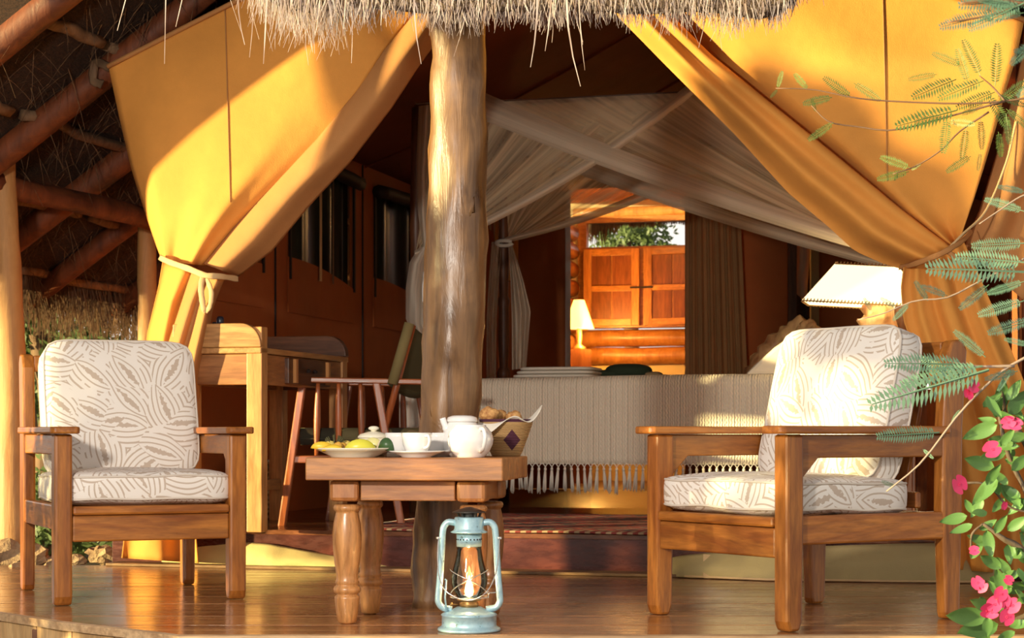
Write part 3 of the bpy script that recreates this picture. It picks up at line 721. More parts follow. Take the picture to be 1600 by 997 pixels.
M_drift=logm('driftwood',(.66,.42,.18),(.28,.11,.045),.5)
def gnarl(pts,rad,seed,par,name='headboard_log',mat=None,n=16,k=22):
    sp=spline(pts,k); rr=[]
    for i in range(k+1):
        x=i/k*(len(rad)-1); j=min(int(x),len(rad)-2); rr.append(lerp(rad[j],rad[j+1],x-j)*(1+.22*hn(i*.55,seed)))
    return obj(name,MB().tube(sp,rr,n,True,.55,seed),mat or M_drift,par,smooth=True,world=True)
gnarl([T(1170,592,2.70),T(1188,566,2.70),T(1210,544,2.70),T(1236,524,2.68),T(1262,508,2.66)],[.045,.055,.06,.068,.060],3,bed)
gnarl([T(1262,512,2.6),T(1275,520,2.5),T(1283,535,2.4)],[.045,.03,.02],5,bed)
gnarl([T(1262,620,2.6),T(1262,560,2.6),T(1262,510,2.6)],[.05,.05,.05],6,bed)
# coverlet
M_knit=NT('knitted_cotton'); _uv=M_knit.coord('UV'); _x=M_knit.n('ShaderNodeSeparateXYZ',{0:_uv})
_b=M_knit.math('PINGPONG',_x.outputs[0],.045); _band=M_knit.ramp(M_knit.math('DIVIDE',_b,.045),(.0,1.),(.10,.0),(.55,.0),(.62,.8),(.75,.3),(.9,.8),(1.,.2))
_z=M_knit.math('SINE',M_knit.math('MULTIPLY',_x.outputs[1],260.)); _zx=M_knit.math('SINE',M_knit.math('MULTIPLY_ADD',_x.outputs[0],420.,_z))
_h=M_knit.math('ADD',_band,M_knit.math('MULTIPLY',_zx,.25)); M_knit.bump(_h,.65,.009)
M_knit=M_knit.base(M_knit.mix(M_knit.math('MULTIPLY',_h,.25),(.80,.70,.55),(.88,.80,.66)),.9)
cov=thing('coverlet','cream cable knit coverlet with knotted fringe spread over the bed','bedspread',W(0,BV0-.03,.3),-TA)
CT=.868; CBOT=.475
def covf(s,t):                                     # t 0 far edge .. 1 hem ; local frame of the bed
    L=[(1.70,0,.0)]
    u=lerp(BU0-.02,BU1-.03,s); d=t*(1.72+.42)
    if d<1.66: y,z=(BV1-.06-BV0)-d+.04,CT
    elif d<1.74:
        a=(d-1.66)/.08*PI/2; y,z=.04-.05*math.sin(a)+.0,CT-.05*(1-math.cos(a))
    else: y,z=-.012,CT-.05-(d-1.74)*1.0
    y-=.004*math.sin(u*9)*max(0,(CT-z)/.4) ; z-=.006*math.sin(s*5+1)*(z>.8)
    return Vector((u,y,z-.3+.0))
obj('cloth',MB().grid(covf,90,70,(2.05,2.14)),M_knit,cov,smooth=True,solid=.008)
zb=covf(.5,1).z+.3
tb=MB(); 
tb.lathe([(.0,0),(.006,-.004),(.008,-.012),(.006,-.020)],8)
for k in range(9):
    a=2*PI*k/9; x,y_=.007*math.cos(a),.005*math.sin(a)
    tb.tube([(x*.5,y_*.5,-.016),(x*1.1,y_*1.1,-.06),(x*1.5+.002*math.sin(k*3),y_*1.5,-.125-.008*math.sin(k*5))],[.0028,.0030,.0016],5)
M_tassel=plain('tassel_cotton',(.80,.74,.64),.95)
first=None
nt=60
for i in range(nt):
    s=(i+.5)/nt; p=covf(s,1); 
    if first is None: first=obj('tassel',tb,M_tassel,cov,smooth=True); o=first
    else: o=inst(first,'tassel',cov,(0,0,0))
    o.location=(p.x,p.y-.004,p.z-.015); o.rotation_euler=(R.uniform(-.08,.08),R.uniform(-.10,.10),R.uniform(0,6)); o.scale=(1,1,R.uniform(.9,1.08))
mbk=MB()
for i in range(nt):                                # macrame loops between tassels and hem
    for d in (-1,1):
        p=covf(min(1,max(0,(i+.5+d*.5)/nt)),1); q=covf((i+.5)/nt,1)
        mbk.tube([p+Vector((0,-.004,.004)),(p+q)/2+Vector((0,-.006,-.002)),q+Vector((0,-.004,-.016))],.0028,5)
obj('fringe_netting',mbk,M_tassel,cov,kind='stuff')
# pillows under the cover at the head
def soft(a,b,c,r,seed,nz=.12): return None
pl=thing('pillow','white covered pillow raised at the head of the bed','pillow',W(.80,2.25,.87),-TA)
def rbox(w,h,d,e=3.2,n=18,puff=.0):
    """superellipsoid-like soft block, w x h x d"""
    mb=MB(); vs=[]; m=n
    def sp(x,p): return math.copysign(abs(x)**p,x)
    for j in range(m+1):
        ph=-PI/2+PI*j/m
        for i in range(2*n):
            th=2*PI*i/(2*n); cx=sp(math.cos(ph),2/e)
            vs.append(Vector((w/2*cx*sp(math.cos(th),2/e),h/2*cx*sp(math.sin(th),2/e),d/2*sp(math.sin(ph),2/e))))
    fs=[(j*2*n+i,j*2*n+(i+1)%(2*n),(j+1)*2*n+(i+1)%(2*n),(j+1)*2*n+i) for j in range(m) for i in range(2*n)]
    return mb.add(vs,fs)
pv_=[(.70,.872),(.76,.93),(.85,1.01),(.93,1.065),(1.0,1.085),(1.035,1.05),(1.04,.872)]
obj('pillow_cover',MB().prism(pv_,1.93,2.56,lambda u,z,v:Vector((u-.80*1.0-.0,v-2.25,z-.87))),M_knit,pl,smooth=False,bevel=.02)
# folded towels and green cloth on the bed
tw=thing('folded_towel','folded white towels lying flat at the foot end of the bed','towel',W(-.40,2.55,CT+.01),-TA)
for k in range(3):
    o=obj('towel_layer',rbox(.46-.02*k,.36,.022,5),M_tassel,tw,smooth=True); o.location=(.01*k-.02,0,.012+k*.020)
gc=thing('folded_cloth','dark green folded cloth beside the white towels on the bed','cloth',W(-.12,2.75,CT+.01),-TA)
mg=plain('dark_green_cloth',(.020,.036,.016),.9)
o=obj('cloth_roll',rbox(.26,.22,.085,2.6),mg,gc,smooth=True); o.location=(.06,0,.045)
o=obj('cloth_fold',rbox(.30,.25,.05,3),mg,gc,smooth=True); o.location=(-.06,.02,.030)
o=obj('cloth_end',rbox(.10,.16,.04,3),plain('tan_cloth',(.30,.20,.10),.9),gc,smooth=True); o.location=(.20,0,.022)
# mosquito net
mnet=thing('mosquito_net','sheer cream mosquito net draped over the bed canopy','mosquito net',W(0,2.8,2.3))
def gath(rail,tie,sag,vr,vt,pl_=.02,nu=70,nv=26,k=1.0,seed=0,hemw=0):
    def fn(s,t):
        a=poly(rail,s); x=lerp(a[0],tie[0],t); y=lerp(a[1],tie[1],t)+sag*(s**1.3)*4*t*(1-t)*(.5)+(1-s)*0
        v=lerp(vr,vt,t)+pl_*math.sin(s*38+seed+.6*math.sin(t*4))*(1-.6*t)*min(1,t*5)+.02*mn.noise(Vector((s*3,t*3,seed)))
        return T(x,y,v)
    return MB().grid(fn,nu,nv)
zr=2.31
def rp(u,v,z=zr):
    p=W(u,v,z); return (800+F*p.x/p.y,HZ-F*(p.z-CH)/p.y)
ru_=rp(BU0,BV0); r1=rp(BU1+.4,BV0)
nearline=lambda k:tuple(lerp(a,b,k) for a,b in zip(rp(BU0,BV0),rp(BU1+.45,BV0)))
farline=lambda k:tuple(lerp(a,b,k) for a,b in zip(rp(BU0,BV1),rp(BU1+.45,BV1)))
obj('near_left_curtain',gath([nearline(0),nearline(.58)],(648,402),45,BV0,BV0-.03,seed=1),M_net,mnet,world=True,smooth=True)
obj('near_right_curtain',gath([nearline(1),nearline(.06)],(1445,418),30,BV0-.02,BV0-.05,seed=2),M_net,mnet,world=True,smooth=True)
obj('far_left_curtain',gath([farline(0),farline(.62)],(788,380),35,BV1,BV1,seed=3),M_net,mnet,world=True,smooth=True)
obj('far_right_curtain',gath([farline(1),farline(.05)],(1450,436),25,BV1-.2,BV1-.9,seed=4),M_net,mnet,world=True,smooth=True)
obj('top_panel',MB().grid(lambda s,t:W(lerp(BU0,BU1+.45,s),lerp(BV0,BV1,t),zr-.05*math.sin(s*PI)*math.sin(t*PI)),30,16),M_nettop,mnet,world=True,smooth=True)
obj('foot_panel',MB().grid(lambda s,t:W(BU0+.02*math.sin(s*25)*t,lerp(BV0,BV1,s),lerp(zr,1.62-.10*math.sin(s*PI)*-3,t)),40,12),M_nettop,mnet,world=True,smooth=True)
obj('top_hem',MB().tube([W(lerp(BU0,BU1+.45,k/30),BV0,zr+.006-.012*math.sin(k*PI/30)) for k in range(31)],.010,7),M_netd,mnet,world=True,smooth=True)
# hem bands
def hem(rail1,tie,sag,vr,vt,wd,name):
    def fn(s,t):
        x=lerp(rail1[0],tie[0],t); y=lerp(rail1[1],tie[1],t)+sag*4*t*(1-t)*.5
        return T(x,y-wd*(1-s)*(1-.55*t),lerp(vr,vt,t)-.012-.03*math.sin(s*PI))
    obj(name,MB().grid(fn,10,40,(.25,1)),M_netd,mnet,world=True,smooth=True)
hem(nearline(.58),(648,402),45,BV0,BV0-.03,24,'hem_band'); hem(nearline(.06),(1445,418),30,BV0-.02,BV0-.05,46,'hem_band')
hem(farline(.62),(788,380),35,BV1,BV1,20,'hem_band'); hem(farline(.05),(1450,436),25,BV1-.2,BV1-.9,30,'hem_band')
# tails hanging below the ties
def tail(L_,R_,v,fq,seed,mat=M_net_tail): obj('net_tail',pleat(L_,R_,0,.03,fq,v,seed,nu=44,nr=30),mat,mnet,world=True,smooth=True)
tail([(652,166),(648,250),(650,330),(655,385)],[(700,160),(700,250),(695,330),(690,395)],BV0-.04,2,1)
tail([(655,385),(640,410),(634,450),(634,500),(650,525),(668,545)],[(700,390),(705,430),(705,480),(705,520),(705,550),(705,580)],BV0-.05,2,2)
tail([(768,378),(764,430),(760,500),(760,592)],[(784,378),(780,430),(776,500),(775,592)],BV1-.05,2,3)
tail([(794,380),(798,440),(800,500),(800,578)],[(800,380),(818,440),(829,486),(822,575)],BV1-.06,2,4)
strapm=M_net_tail
obj('net_tie',MB().tube([T(788+13*math.cos(a),380+4*math.sin(a),BV1-.08) for a in [k*PI/6 for k in range(12)]],.012,6),M_tassel,mnet,world=True,smooth=True)

# ------------------------------------------------------------------ bedside lamps
lb=W(1.33,1.72,0); zt=T(1340,530,1.72).z
nt_=thing('bedside_table','small wooden bedside table hidden behind the right armchair','table',(lb.x,lb.y,.16),-TA)
obj('top',MB().box(-.2,.24,-.2,.2,.60,.64),wdark(0),nt_,bevel=.004)
for a in (-1,1):
    for b in (-1,1): obj('leg',MB().box(.02+a*.18-.02,.02+a*.18+.02,b*.17-.02,b*.17+.02,0,.60),wdark(2),nt_,bevel=.003)
bl=thing('bedside_lamp','large glowing parchment lamp shade with stitched edges on a log base','lamp',(lb.x,lb.y,.80),-TA)
def M_shade():
    return emis('lit_parchment',(1.0,.80,.42),1.15,(.9,.82,.62))
ms_=M_shade()
# shade: rectangular pyramid, local z of rims
z0,z1=.395,.585; w0,w1=.30,.15; d0,d1=.17,.09
cor0=[(-w0,-d0),(w0,-d0),(w0,d0),(-w0,d0)]; cor1=[(-w1,-d1),(w1,-d1),(w1,d1),(-w1,d1)]
tilt=.07
sh=MB(); vs=[Vector((x,y_,z0-tilt*x)) for x,y_ in cor0]+[Vector((x,y_,z1-tilt*x)) for x,y_ in cor1]
sh.add(vs,[(i,(i+1)%4,4+(i+1)%4,4+i) for i in range(4)])
obj('lamp_shade',sh,ms_,bl,solid=.003)
stm=plain('stitching',(.30,.17,.06),.8); st=MB()
for ring_ in (vs[:4],vs[4:]):
    for i in range(4):
        a,b=ring_[i],ring_[(i+1)%4]; L_=(b-a).length; k=int(L_/.016)
        st.tube([a,b],.0035,5)
        for j in range(k):
            p=a.lerp(b,(j+.5)/k); s_=.010 if ring_ is not vs else -.010
            st.tube([p+Vector((-.004,0,-.006)),p+Vector((.004,0,.012))],.003,4)
obj('edge_stitching',st,stm,bl,kind='stuff')
gnarl([Vector((lb.x-.06,lb.y,.80)),Vector((lb.x-.05,lb.y,.92)),Vector((lb.x+.01,lb.y,1.03)),Vector((lb.x+.05,lb.y,1.13)),Vector((lb.x+.02,lb.y,1.22))],[.10,.085,.075,.085,.05],11,bl,'log_base')
lamp('POINT','bedside_light',(lb.x,lb.y-.0,1.30),2,(1.0,.80,.45),shadow_soft_size=.05)
l2=W(1.56,2.35,0)
l3=thing('bedside_lamp','pale glowing shade of a second lamp half hidden behind the larger one','lamp',(l2.x,l2.y,.80))
obj('lamp_shade',MB().lathe([(.115,.40),(.115,.402),(.05,.66),(.0,.665)],24),ms_,l3,smooth=True)
obj('base',MB().lathe([(.10,0),(.10,.02),(.085,.28),(.03,.36),(.02,.42)],20),emis('lit_white_base',(1,.93,.75),1.0,(.9,.88,.8)),l3,smooth=True)
obj('stand',MB().lathe([(.12,-.64),(.12,0)],16),wdark(2),l3)

# ------------------------------------------------------------------ rug
def rugm():
    t=NT('kilim'); v=t.coord('UV'); x=t.n('ShaderNodeSeparateXYZ',{0:v})
    a=t.math('PINGPONG',t.math('MULTIPLY',x.outputs[0],3.0),.5); b=t.math('PINGPONG',t.math('MULTIPLY',x.outputs[1],2.4),.5)
    dm=t.math('ADD',a,b); st=t.math('FRACT',t.math('MULTIPLY',dm,4.0)); n=t.noise(v,8,3); 
    q=t.n('ShaderNodeTexVoronoi',{'Vector':v,'Scale':14.0},distance='MANHATTAN')
    col=t.ramp(st,(.0,(.36,.03,.022)),(.34,(.36,.03,.022)),(.36,(.02,.014,.016)),(.58,(.02,.014,.016)),(.60,(.50,.38,.24)),(.68,(.50,.38,.24)),(.70,(.22,.03,.04)),(1.,(.42,.06,.03)))
    sp=t.math('GREATER_THAN',t.n('ShaderNodeSeparateColor',{0:q.outputs['Color']}).outputs[0],.72)
    col=t.mix(t.math('MULTIPLY',sp,.8),col,(.03,.02,.03)); e=t.math('LESS_THAN',x.outputs[1],.10); e2=t.math('GREATER_THAN',t.math('FRACT',t.math('MULTIPLY',x.outputs[0],22.)),.5)
    col=t.mix(e,col,t.mix(e2,(.45,.30,.17),(.25,.04,.03))); t.bump(t.noise(v,300,2),.5,.004); return t.base(col,.95)
rug=thing('rug','red and black patterned kilim rug on the tent platform before the bed','rug',W(.4,.6,.161),-TA)
obj('rug_pile',MB().grid(lambda s,t:Vector((lerp(-1.15,1.25,s),lerp(-.55,1.05,t)+.01*math.sin(s*20),.006+.003*mn.noise(Vector((s*9,t*6,0))))),60,30,(2.4,1.6)),rugm(),rug,smooth=True,solid=.008)
mbk=MB()
for i in range(130):
    yy=-.54+i*1.58/130
    for sx in (-1.15,1.25): mbk.tube([(sx,yy,.008),(sx+math.copysign(.035,sx),yy+R.uniform(-.006,.006),.004)],.0022,4)
obj('rug_fringe',mbk,M_tassel,rug,kind='stuff')

# ------------------------------------------------------------------ desk, bottles, basket
dk_y=.158
A=FL(397,832,.158)
desk=thing('writing_desk','sunlit wooden writing desk with rounded end boards behind left armchair','desk',(A.x,A.y,.158),-TA)
wd=lambda ax:wood((.66,.34,.115),(.42,.18,.055),ax,.4)
def bx(a,b,c,d,e,f): return MB().box(a,b,c,d,e,f)
DW=.34
for x0,y0 in ((-.035,0),(-DW,0),(-.035,.98),(-DW,.98)): obj('leg',bx(x0,x0+.07,y0,y0+.065,0,.77 if x0<-.1 or y0>0 else .87),wd(2),desk,bevel=.004)
for y0 in (.008,.985): obj('apron',bx(-DW+.07,-.035,y0,y0+.03,.625,.755),wdark(0) if y0>.5 else wtable(0),desk,bevel=.003)  # far apron darkened for the shade at that end
obj('apron',bx(-DW+.01,-DW+.04,.07,.98,.625,.755),wtable(1),desk,bevel=.003)
obj('apron',bx(-.0,.025,.07,.98,.625,.755),wtable(1),desk,bevel=.003)
obj('desk_top',bx(-DW-.02,.035,-.01,1.06,.757,.782),wd(1),desk,bevel=.004)
for y0 in (-.012,1.02):
    pl_=[(-DW-.03,.783),(-DW-.03,.885)]+[(-.06+.095*math.sin(a),.79+.095*math.cos(a)) for a in [k*PI/2/8 for k in range(9)]]+[(.035,.783)]
    obj('rounded_end',MB().prism(pl_,y0,y0+.045,lambda x,z,h:Vector((x,h,z))),wd(0) if y0<.5 else wdark(0),desk,bevel=.004)  # far end board takes darker wood, shade put into its colour
dr=obj('drawer',bx(-.02,.045,.28,.80,.635,.750),wdark(1),desk,bevel=.005)
for c in (.34,.74): obj('drawer_pull',bx(.045,.06,c-.012,c+.012,.64,.745),M_canvas_back,dr)
for c in (.50,.58): obj('knob',MB().lathe([(.008,0),(.014,.01),(.0,.018)],10,(.05,c,.69)),M_bind,dr)
obj('stretcher',bx(-DW+.03,-DW+.06,.06,.98,.15,.2),wd(1),desk,bevel=.003)
def bottle(px,bt,tp,r,cap,label,mb_,mc,dy=.12):
    q=P(px,bt,A.y+dy); o=thing('bottle',label,'bottle',(q.x,q.y,.158+.783)); h=(bt-tp)/F*q.y
    obj('body',MB().lathe([(r*.95,0),(r,.005),(r,h*cap-.01),(r*.8,h*cap)],16),mb_,o,smooth=True)
    obj('cap',MB().lathe([(r*.85,h*cap),(r*.85,h-.008),(r*.6,h),(0,h)],16),mc,o,smooth=True)
    obj('paper_label',MB().lathe([(r*1.03,h*.2),(r*1.03,h*.55)],16),plain('label_paper',(.75,.55,.42),.5),o,smooth=True)
red=NT('red_plastic').base((.42,.035,.02),.3); nvy=NT('navy_plastic').base((.012,.018,.035),.3)
bottle(344,517,467,.019,.62,'tall red spray can with dark blue cap on the writing desk',red,nvy)
bottle(354,517,485,.011,.75,'short red bottle right of the spray can on the desk',red,nvy,.12)
bottle(335,517,475,.013,.7,'slim dark bottle left of the spray can on the desk',plain('dark_glass',(.10,.03,.03),.2),nvy,.16)
# woven basket
bq=FL(423,806,.16); wbk=thing('woven_basket','pale woven wastebasket standing behind the writing desk leg','basket',(bq.x-.02,bq.y-.25,.16))
def wick(name,c1,c2,s=260.,t0=1.):
    t=NT(name); v=t.coord('Object'); x=t.n('ShaderNodeSeparateXYZ',{0:v}); w_=t.math('SINE',t.math('MULTIPLY',x.outputs[2],s)); n=t.noise(v,160,2)
    t.bump(t.math('ADD',w_,n),.8,.004); return t.base(t.mix(t.math('MULTIPLY_ADD',w_,.4,.5),c2,c1),.8)
obj('basket_wall',MB().lathe([(.07,0),(.085,.1),(.105,.2),(.12,.27),(.123,.28),(.115,.28),(.10,.2),(.08,.1),(.065,.01)],24),wick('straw_weave',(.66,.52,.30),(.36,.25,.12)),wbk,smooth=True)
obj('rim',MB().tube([(.12*math.cos(a),.12*math.sin(a),.28) for a in [k*2*PI/24 for k in range(25)]],.007,6),M_tassel,wbk,smooth=True)

# ------------------------------------------------------------------ spindle camp chair
q=FL(532,822,.16); cc=thing('camp_chair','red brown spindle sided camp chair with camouflage canvas seat','chair',(q.x,8.25,.16))
def P0(px,py,Y=8.25): p=P(px,py,Y); return p
wr=lambda ax:wood((.52,.15,.045),(.28,.07,.022),ax,.3)
for Y,dx,tag_ in ((8.25,0,0),(8.78,34,1)):
    k=8.25/Y
    def Q(px,py): 
        p=P(px,py,8.25); return Vector((p.x+(.16 if tag_ else 0),Y,p.z))
    obj('arm_rail',MB().bar(Q(440,593),Q(664,597),.05,.026,(0,0,1)),wr(0),cc,world=True,bevel=.006)
    obj('leg',MB().bar(Q(473,597),Q(440,826),.045,.034,(1,0,0)),wr(2),cc,world=True,bevel=.006)
    obj('leg',MB().bar(Q(588,597),Q(628,826),.045,.034,(1,0,0)),wr(2),cc,world=True,bevel=.006)
    for x in (497,529,563):
        a,b=Q(x,597),Q(x+ (529-x)*-.08,712); pts=[a.lerp(b,t/8) for t in range(9)]
        obj('spindle',MB().tube(pts,[.009,.0105,.013,.015,.0155,.015,.013,.0105,.009],10),wr(2),cc,world=True,smooth=True)
    obj('seat_rail',MB().bar(Q(455,718),Q(612,716),.03,.034),wr(0),cc,world=True,bevel=.005)
    obj('back_pole',MB().tube([Q(596,690),Q(645,508)],.016,10),wr(2),cc,world=True,smooth=True)
M_camo=NT('camouflage_canvas'); _n=M_camo.noise(M_camo.coord('Object'),7,1,.4)
M_camo=M_camo.base(M_camo.ramp(_n,(.40,(.030,.026,.014)),(.43,(.030,.026,.014)),(.45,(.14,.115,.05)),(.55,(.14,.115,.05)),(.57,(.27,.20,.10))),.9)
a,b=P(470,682,8.3),P(655,682,8.3)
obj('seat_roll',MB().tube([a,a.lerp(b,.5),b],.040,14),M_camo,cc,world=True,smooth=True)
obj('seat_sling',MB().grid(lambda s,t:Vector((lerp(a.x,b.x,s)+.16*t,lerp(8.25,8.8,t),a.z-.03*math.sin(t*PI)-.01)),10,10),M_camo,cc,world=True,smooth=True,solid=.006)
c0=P(613,600,8.22); c1=P(640,505,8.22)
obj('back_sling',MB().grid(lambda s,t:Vector((lerp(c0.x-.02,c1.x-.0,t)+.20*s,lerp(8.22,8.72,s),lerp(c0.z,c1.z,t)-.06*math.sin(s*PI))),12,8),plain('olive_canvas',(.065,.060,.022),.9),cc,world=True,smooth=True,solid=.008)
obj('back_sleeve',MB().tube([c0,c1],.024,10),plain('khaki_canvas',(.22,.17,.065),.9),cc,world=True,smooth=True)
a,b=P(480,800,8.5),P(520,760,8.5)
# white cloth hanging beyond the camp chair
o=thing('white_towel','white towel hanging down behind the camp chair beside the pole','towel',P(637,660,9.0))
obj('cloth',MB().grid(lambda s,t:P(lerp(624,656,s),lerp(585,668,t),9.1+.01*math.sin(s*12)),10,8),M_tassel,o,world=True,smooth=True,solid=.006)

# ------------------------------------------------------------------ armchairs
def armchair(label,loc,rot):
    t=thing('armchair',label,'chair',loc,rot,None)
    Wd,L_=.60,.68
    def b(name,x0,x1,y0,y1,z0,z1,ax,bev=.006,par=None): return obj(name,MB().box(x0,x1,y0,y1,z0,z1),wchair(ax),par or t,bevel=bev)
    for s in (-1,1):
        x=s*Wd/2
        # front leg with a slight taper at the foot
        mb=MB().prism([(-.371,.575),(-.305,.575),(-.305,.30),(-.310,.03),(-.322,.0),(-.360,.0),(-.371,.03)],x-.030,x+.030,lambda y_,z,h:Vector((h,y_,z)))
        obj('front_leg',mb,wchair(2),t,bevel=.009)
        mb=MB().prism([(.285,.34),(.300,.02),(.306,0),(.352,0),(.362,.02),(.372,.36),(.375,.60),(.395,.84),(.375,.872),(.330,.868),(.305,.82),(.29,.60)],x-.022,x+.022,lambda y_,z,h:Vector((h,y_,z)))
        obj('rear_post',mb,wchair(2),t,bevel=.008)
        mb=MB().prism([(x-.050,-.395),(x-.038,-.41),(x+.038,-.41),(x+.050,-.395),(x+.042,.30),(x-.042,.30)],.576,.600,lambda a_,y_,h:Vector((a_,y_,h)))
        obj('arm',mb,wchair(1),t,bevel=.006)
        # arm apron with mitred front block
        mb=MB().prism([(-.304,.574),(.29,.574),(.29,.505),(-.235,.505),(-.304,.44)],x-.016,x+.016,lambda y_,z,h:Vector((h,y_,z)))
        obj('arm_apron',mb,wchair(1),t,bevel=.004)
        b('side_rail',x-.018,x+.018,-.305,.30,.25,.335,1)
    b('front_rail',-Wd/2+.031,Wd/2-.031,-.365,-.335,.212,.300,0)
    b('front_lip',-Wd/2+.031,Wd/2-.031,-.374,-.330,.302,.332,0,.008)
    b('rear_rail',-Wd/2+.023,Wd/2-.023,.305,.335,.24,.33,0)
    for k in range(5): b('seat_slat',-.28,.28,-.26+k*.12,-.20+k*.12,.312,.330,0,.003)
    # raking back slats
    for k in range(5):
        x=-.20+k*.10; mb=MB().bar((x,.205,.345),(x,.335,.84),.055,.016,(0,1,0)); obj('back_slat',mb,wchair(2),t,bevel=.003)
    mb=MB().bar((-.278,.335,.835),(.278,.335,.835),.022,.06); obj('back_rail',mb,wchair(0),t,bevel=.005)
    mb=MB().bar((-.278,.225,.37),(.278,.225,.37),.02,.05); obj('back_rail',mb,wchair(0),t,bevel=.005)
    return t
# cushions: rounded slab with leaf print, UV in metres
def cushion(w_,h_,th,label,cat,par_loc,rot,group=None,rc=.05,puff=.018,seed=0):
    mb=MB(); n=16
    def outline(k):                                # rounded rectangle, k 0..1
        a=2*PI*k; ca,sa=math.cos(a),math.sin(a); e=8.5
        r=(abs(ca)**e+abs(sa)**e)**(-1/e); return ca*r*w_/2,sa*r*h_/2
    N=72; rings=[]
    prof=[(.0,1),(.2,1),(.4,1),(.6,1),(.78,1),(.90,.98),(.965,.90),(.99,.78),(1.0,.55),(1.004,0),(1.0,-.55),(.99,-.78),(.965,-.90),(.90,-.98),(.78,-1),(.6,-1),(.4,-1),(.2,-1),(.0,-1)]
    vs=[];uv=[]
    sd=Vector((seed*1.7,seed,0))
    for j,(r,zz) in enumerate(prof):
        for i in range(N+1):
            x,y_=outline(i/N); x*=r; y_*=r
            z=zz*(th/2) + math.copysign(1,zz)*puff*(1-min(1,abs(r))**3)*(zz!=0)
            z+=.006*mn.noise(Vector((x*7,y_*7,zz))+sd)
            vs.append(Vector((x,y_,z)))
            if abs(zz)>=.9: uv.append((x+seed*.7,y_+zz*.9+seed*.31))
            else: uv.append((outline(i/N)[0]*1.0+(outline(i/N)[1]) +seed*.7, y_+z*1.0+x*.3+seed*.31+.9*.0))
    fs=[(j*(N+1)+i,j*(N+1)+i+1,(j+1)*(N+1)+i+1,(j+1)*(N+1)+i)[::-1] for j in range(len(prof)-1) for i in range(N)]
    # planar UV chosen per face: top/bottom from x,y ; rim from arc length and z
    arc=[0]
    for i in range(N): a,b=outline(i/N),outline((i+1)/N); arc.append(arc[-1]+math.dist(a,b))
    mb.v=vs; k=0
    for j in range(len(prof)-1):
        for i in range(N):
            f=(j*(N+1)+i,(j+1)*(N+1)+i,(j+1)*(N+1)+i+1,j*(N+1)+i+1); mb.f.append(list(f))
            rim_=7<=j+0<=10
            if rim_: mb.uv[k]=[(arc[q%(N+1)]+seed,vs[q].z+3.3) for q in f]
            else: mb.uv[k]=[(vs[q].x+seed*.7,vs[q].y+seed*.31+(0 if j<9 else 2.)) for q in f]
            k+=1
    o=thing('cushion',label,cat,par_loc,0,group); o.rotation_euler=rot
    obj('cushion_cover',mb,M_up,o,smooth=True)
    for zz in (.80,-.80):
        pts=[]
        for i in range(N+1):
            x,y_=outline(i/N); z=zz*th/2; pts.append(Vector((x*.992,y_*.992,z+.006*mn.noise(Vector((x*7,y_*7,zz))+sd))))
        obj('piping',MB().tube(pts,.0042,6,False),M_pipe,o,smooth=True)
    return o
def chairset(loc,rot,lab,ls,lb_,seed):
    armchair(lab,(loc[0],loc[1],0),rot)
    M=Matrix.Translation((loc[0],loc[1],0))@Matrix.Rotation(rot,4,'Z')
    p=M@Vector((0,-.085,.388)); cushion(.60,.56,.098,ls,'cushion',p,(math.radians(-1.0),0,rot),None,seed=seed)
    tilt=math.radians(90-14.5); p=M@Vector((0,.150,.665))
    Mr=Matrix.Rotation(rot,4,'Z')@Matrix.Rotation(tilt,4,'X'); cushion(.555,.50,.115,lb_,'cushion',p,Mr.to_euler(),None,seed=seed+3)
chairset((-1.379,6.559),.427,'left wooden armchair with leaf print cushions beside the writing desk',
 'leaf print seat cushion lying on the left armchair','leaf print back cushion leaning upright in the left armchair',1)
chairset((.921,5.765),-.977,'right wooden armchair turned sideways behind the pink flowering plant',
 'leaf print seat cushion lying on the right armchair','leaf print back cushion leaning upright in the right armchair',4)

# ------------------------------------------------------------------ coffee table
TX,TY,TR=-.285,5.66,math.radians(-9)
ct=thing('coffee_table','low chunky wooden table with turned legs set with breakfast','table',(TX,TY,0),TR)
TH=.505
for k in range(4):
    y0=-.245+k*.1235; obj('top_plank',MB().box(-.30,.30,y0,y0+.1215,TH-.068,TH),wtable(0 if k else 0),ct,bevel=.004)
for s in (-1,1):
    obj('apron',MB().box(-.145,.145,s*.165-.02,s*.165+.02,.375,TH-.070),wtable(0),ct,bevel=.003)
    obj('apron',MB().box(s*.205-.02,s*.205+.02,-.13,.13,.375,TH-.070),wtable(1),ct,bevel=.003)
prof=[(.020,0),(.031,.006),(.036,.035),(.041,.078),(.041,.084),(.034,.088),(.034,.092),(.043,.097),(.045,.106),(.042,.114),(.036,.118),(.036,.122),(.040,.126),(.036,.135),
      (.035,.15),(.042,.19),(.0465,.235),(.0475,.27),(.044,.31),(.037,.340),(.036,.345),(.042,.349),(.045,.357),(.042,.365),(.036,.368)]
prof=[(r*.93,z*.985) for r,z in prof]
for sx in (-1,1):
    for sy in (-1,1):
        l_=obj('leg',MB().lathe(prof,28,(sx*.195,sy*.150,0)),wood((.60,.29,.10),(.30,.12,.04),2,.28),ct,smooth=True)
        mb=MB().box(sx*.195-.045,sx*.195+.045,sy*.150-.045,sy*.150+.045,.372,TH-.069); obj('corner_block',mb,wtable(2),l_,bevel=.012)
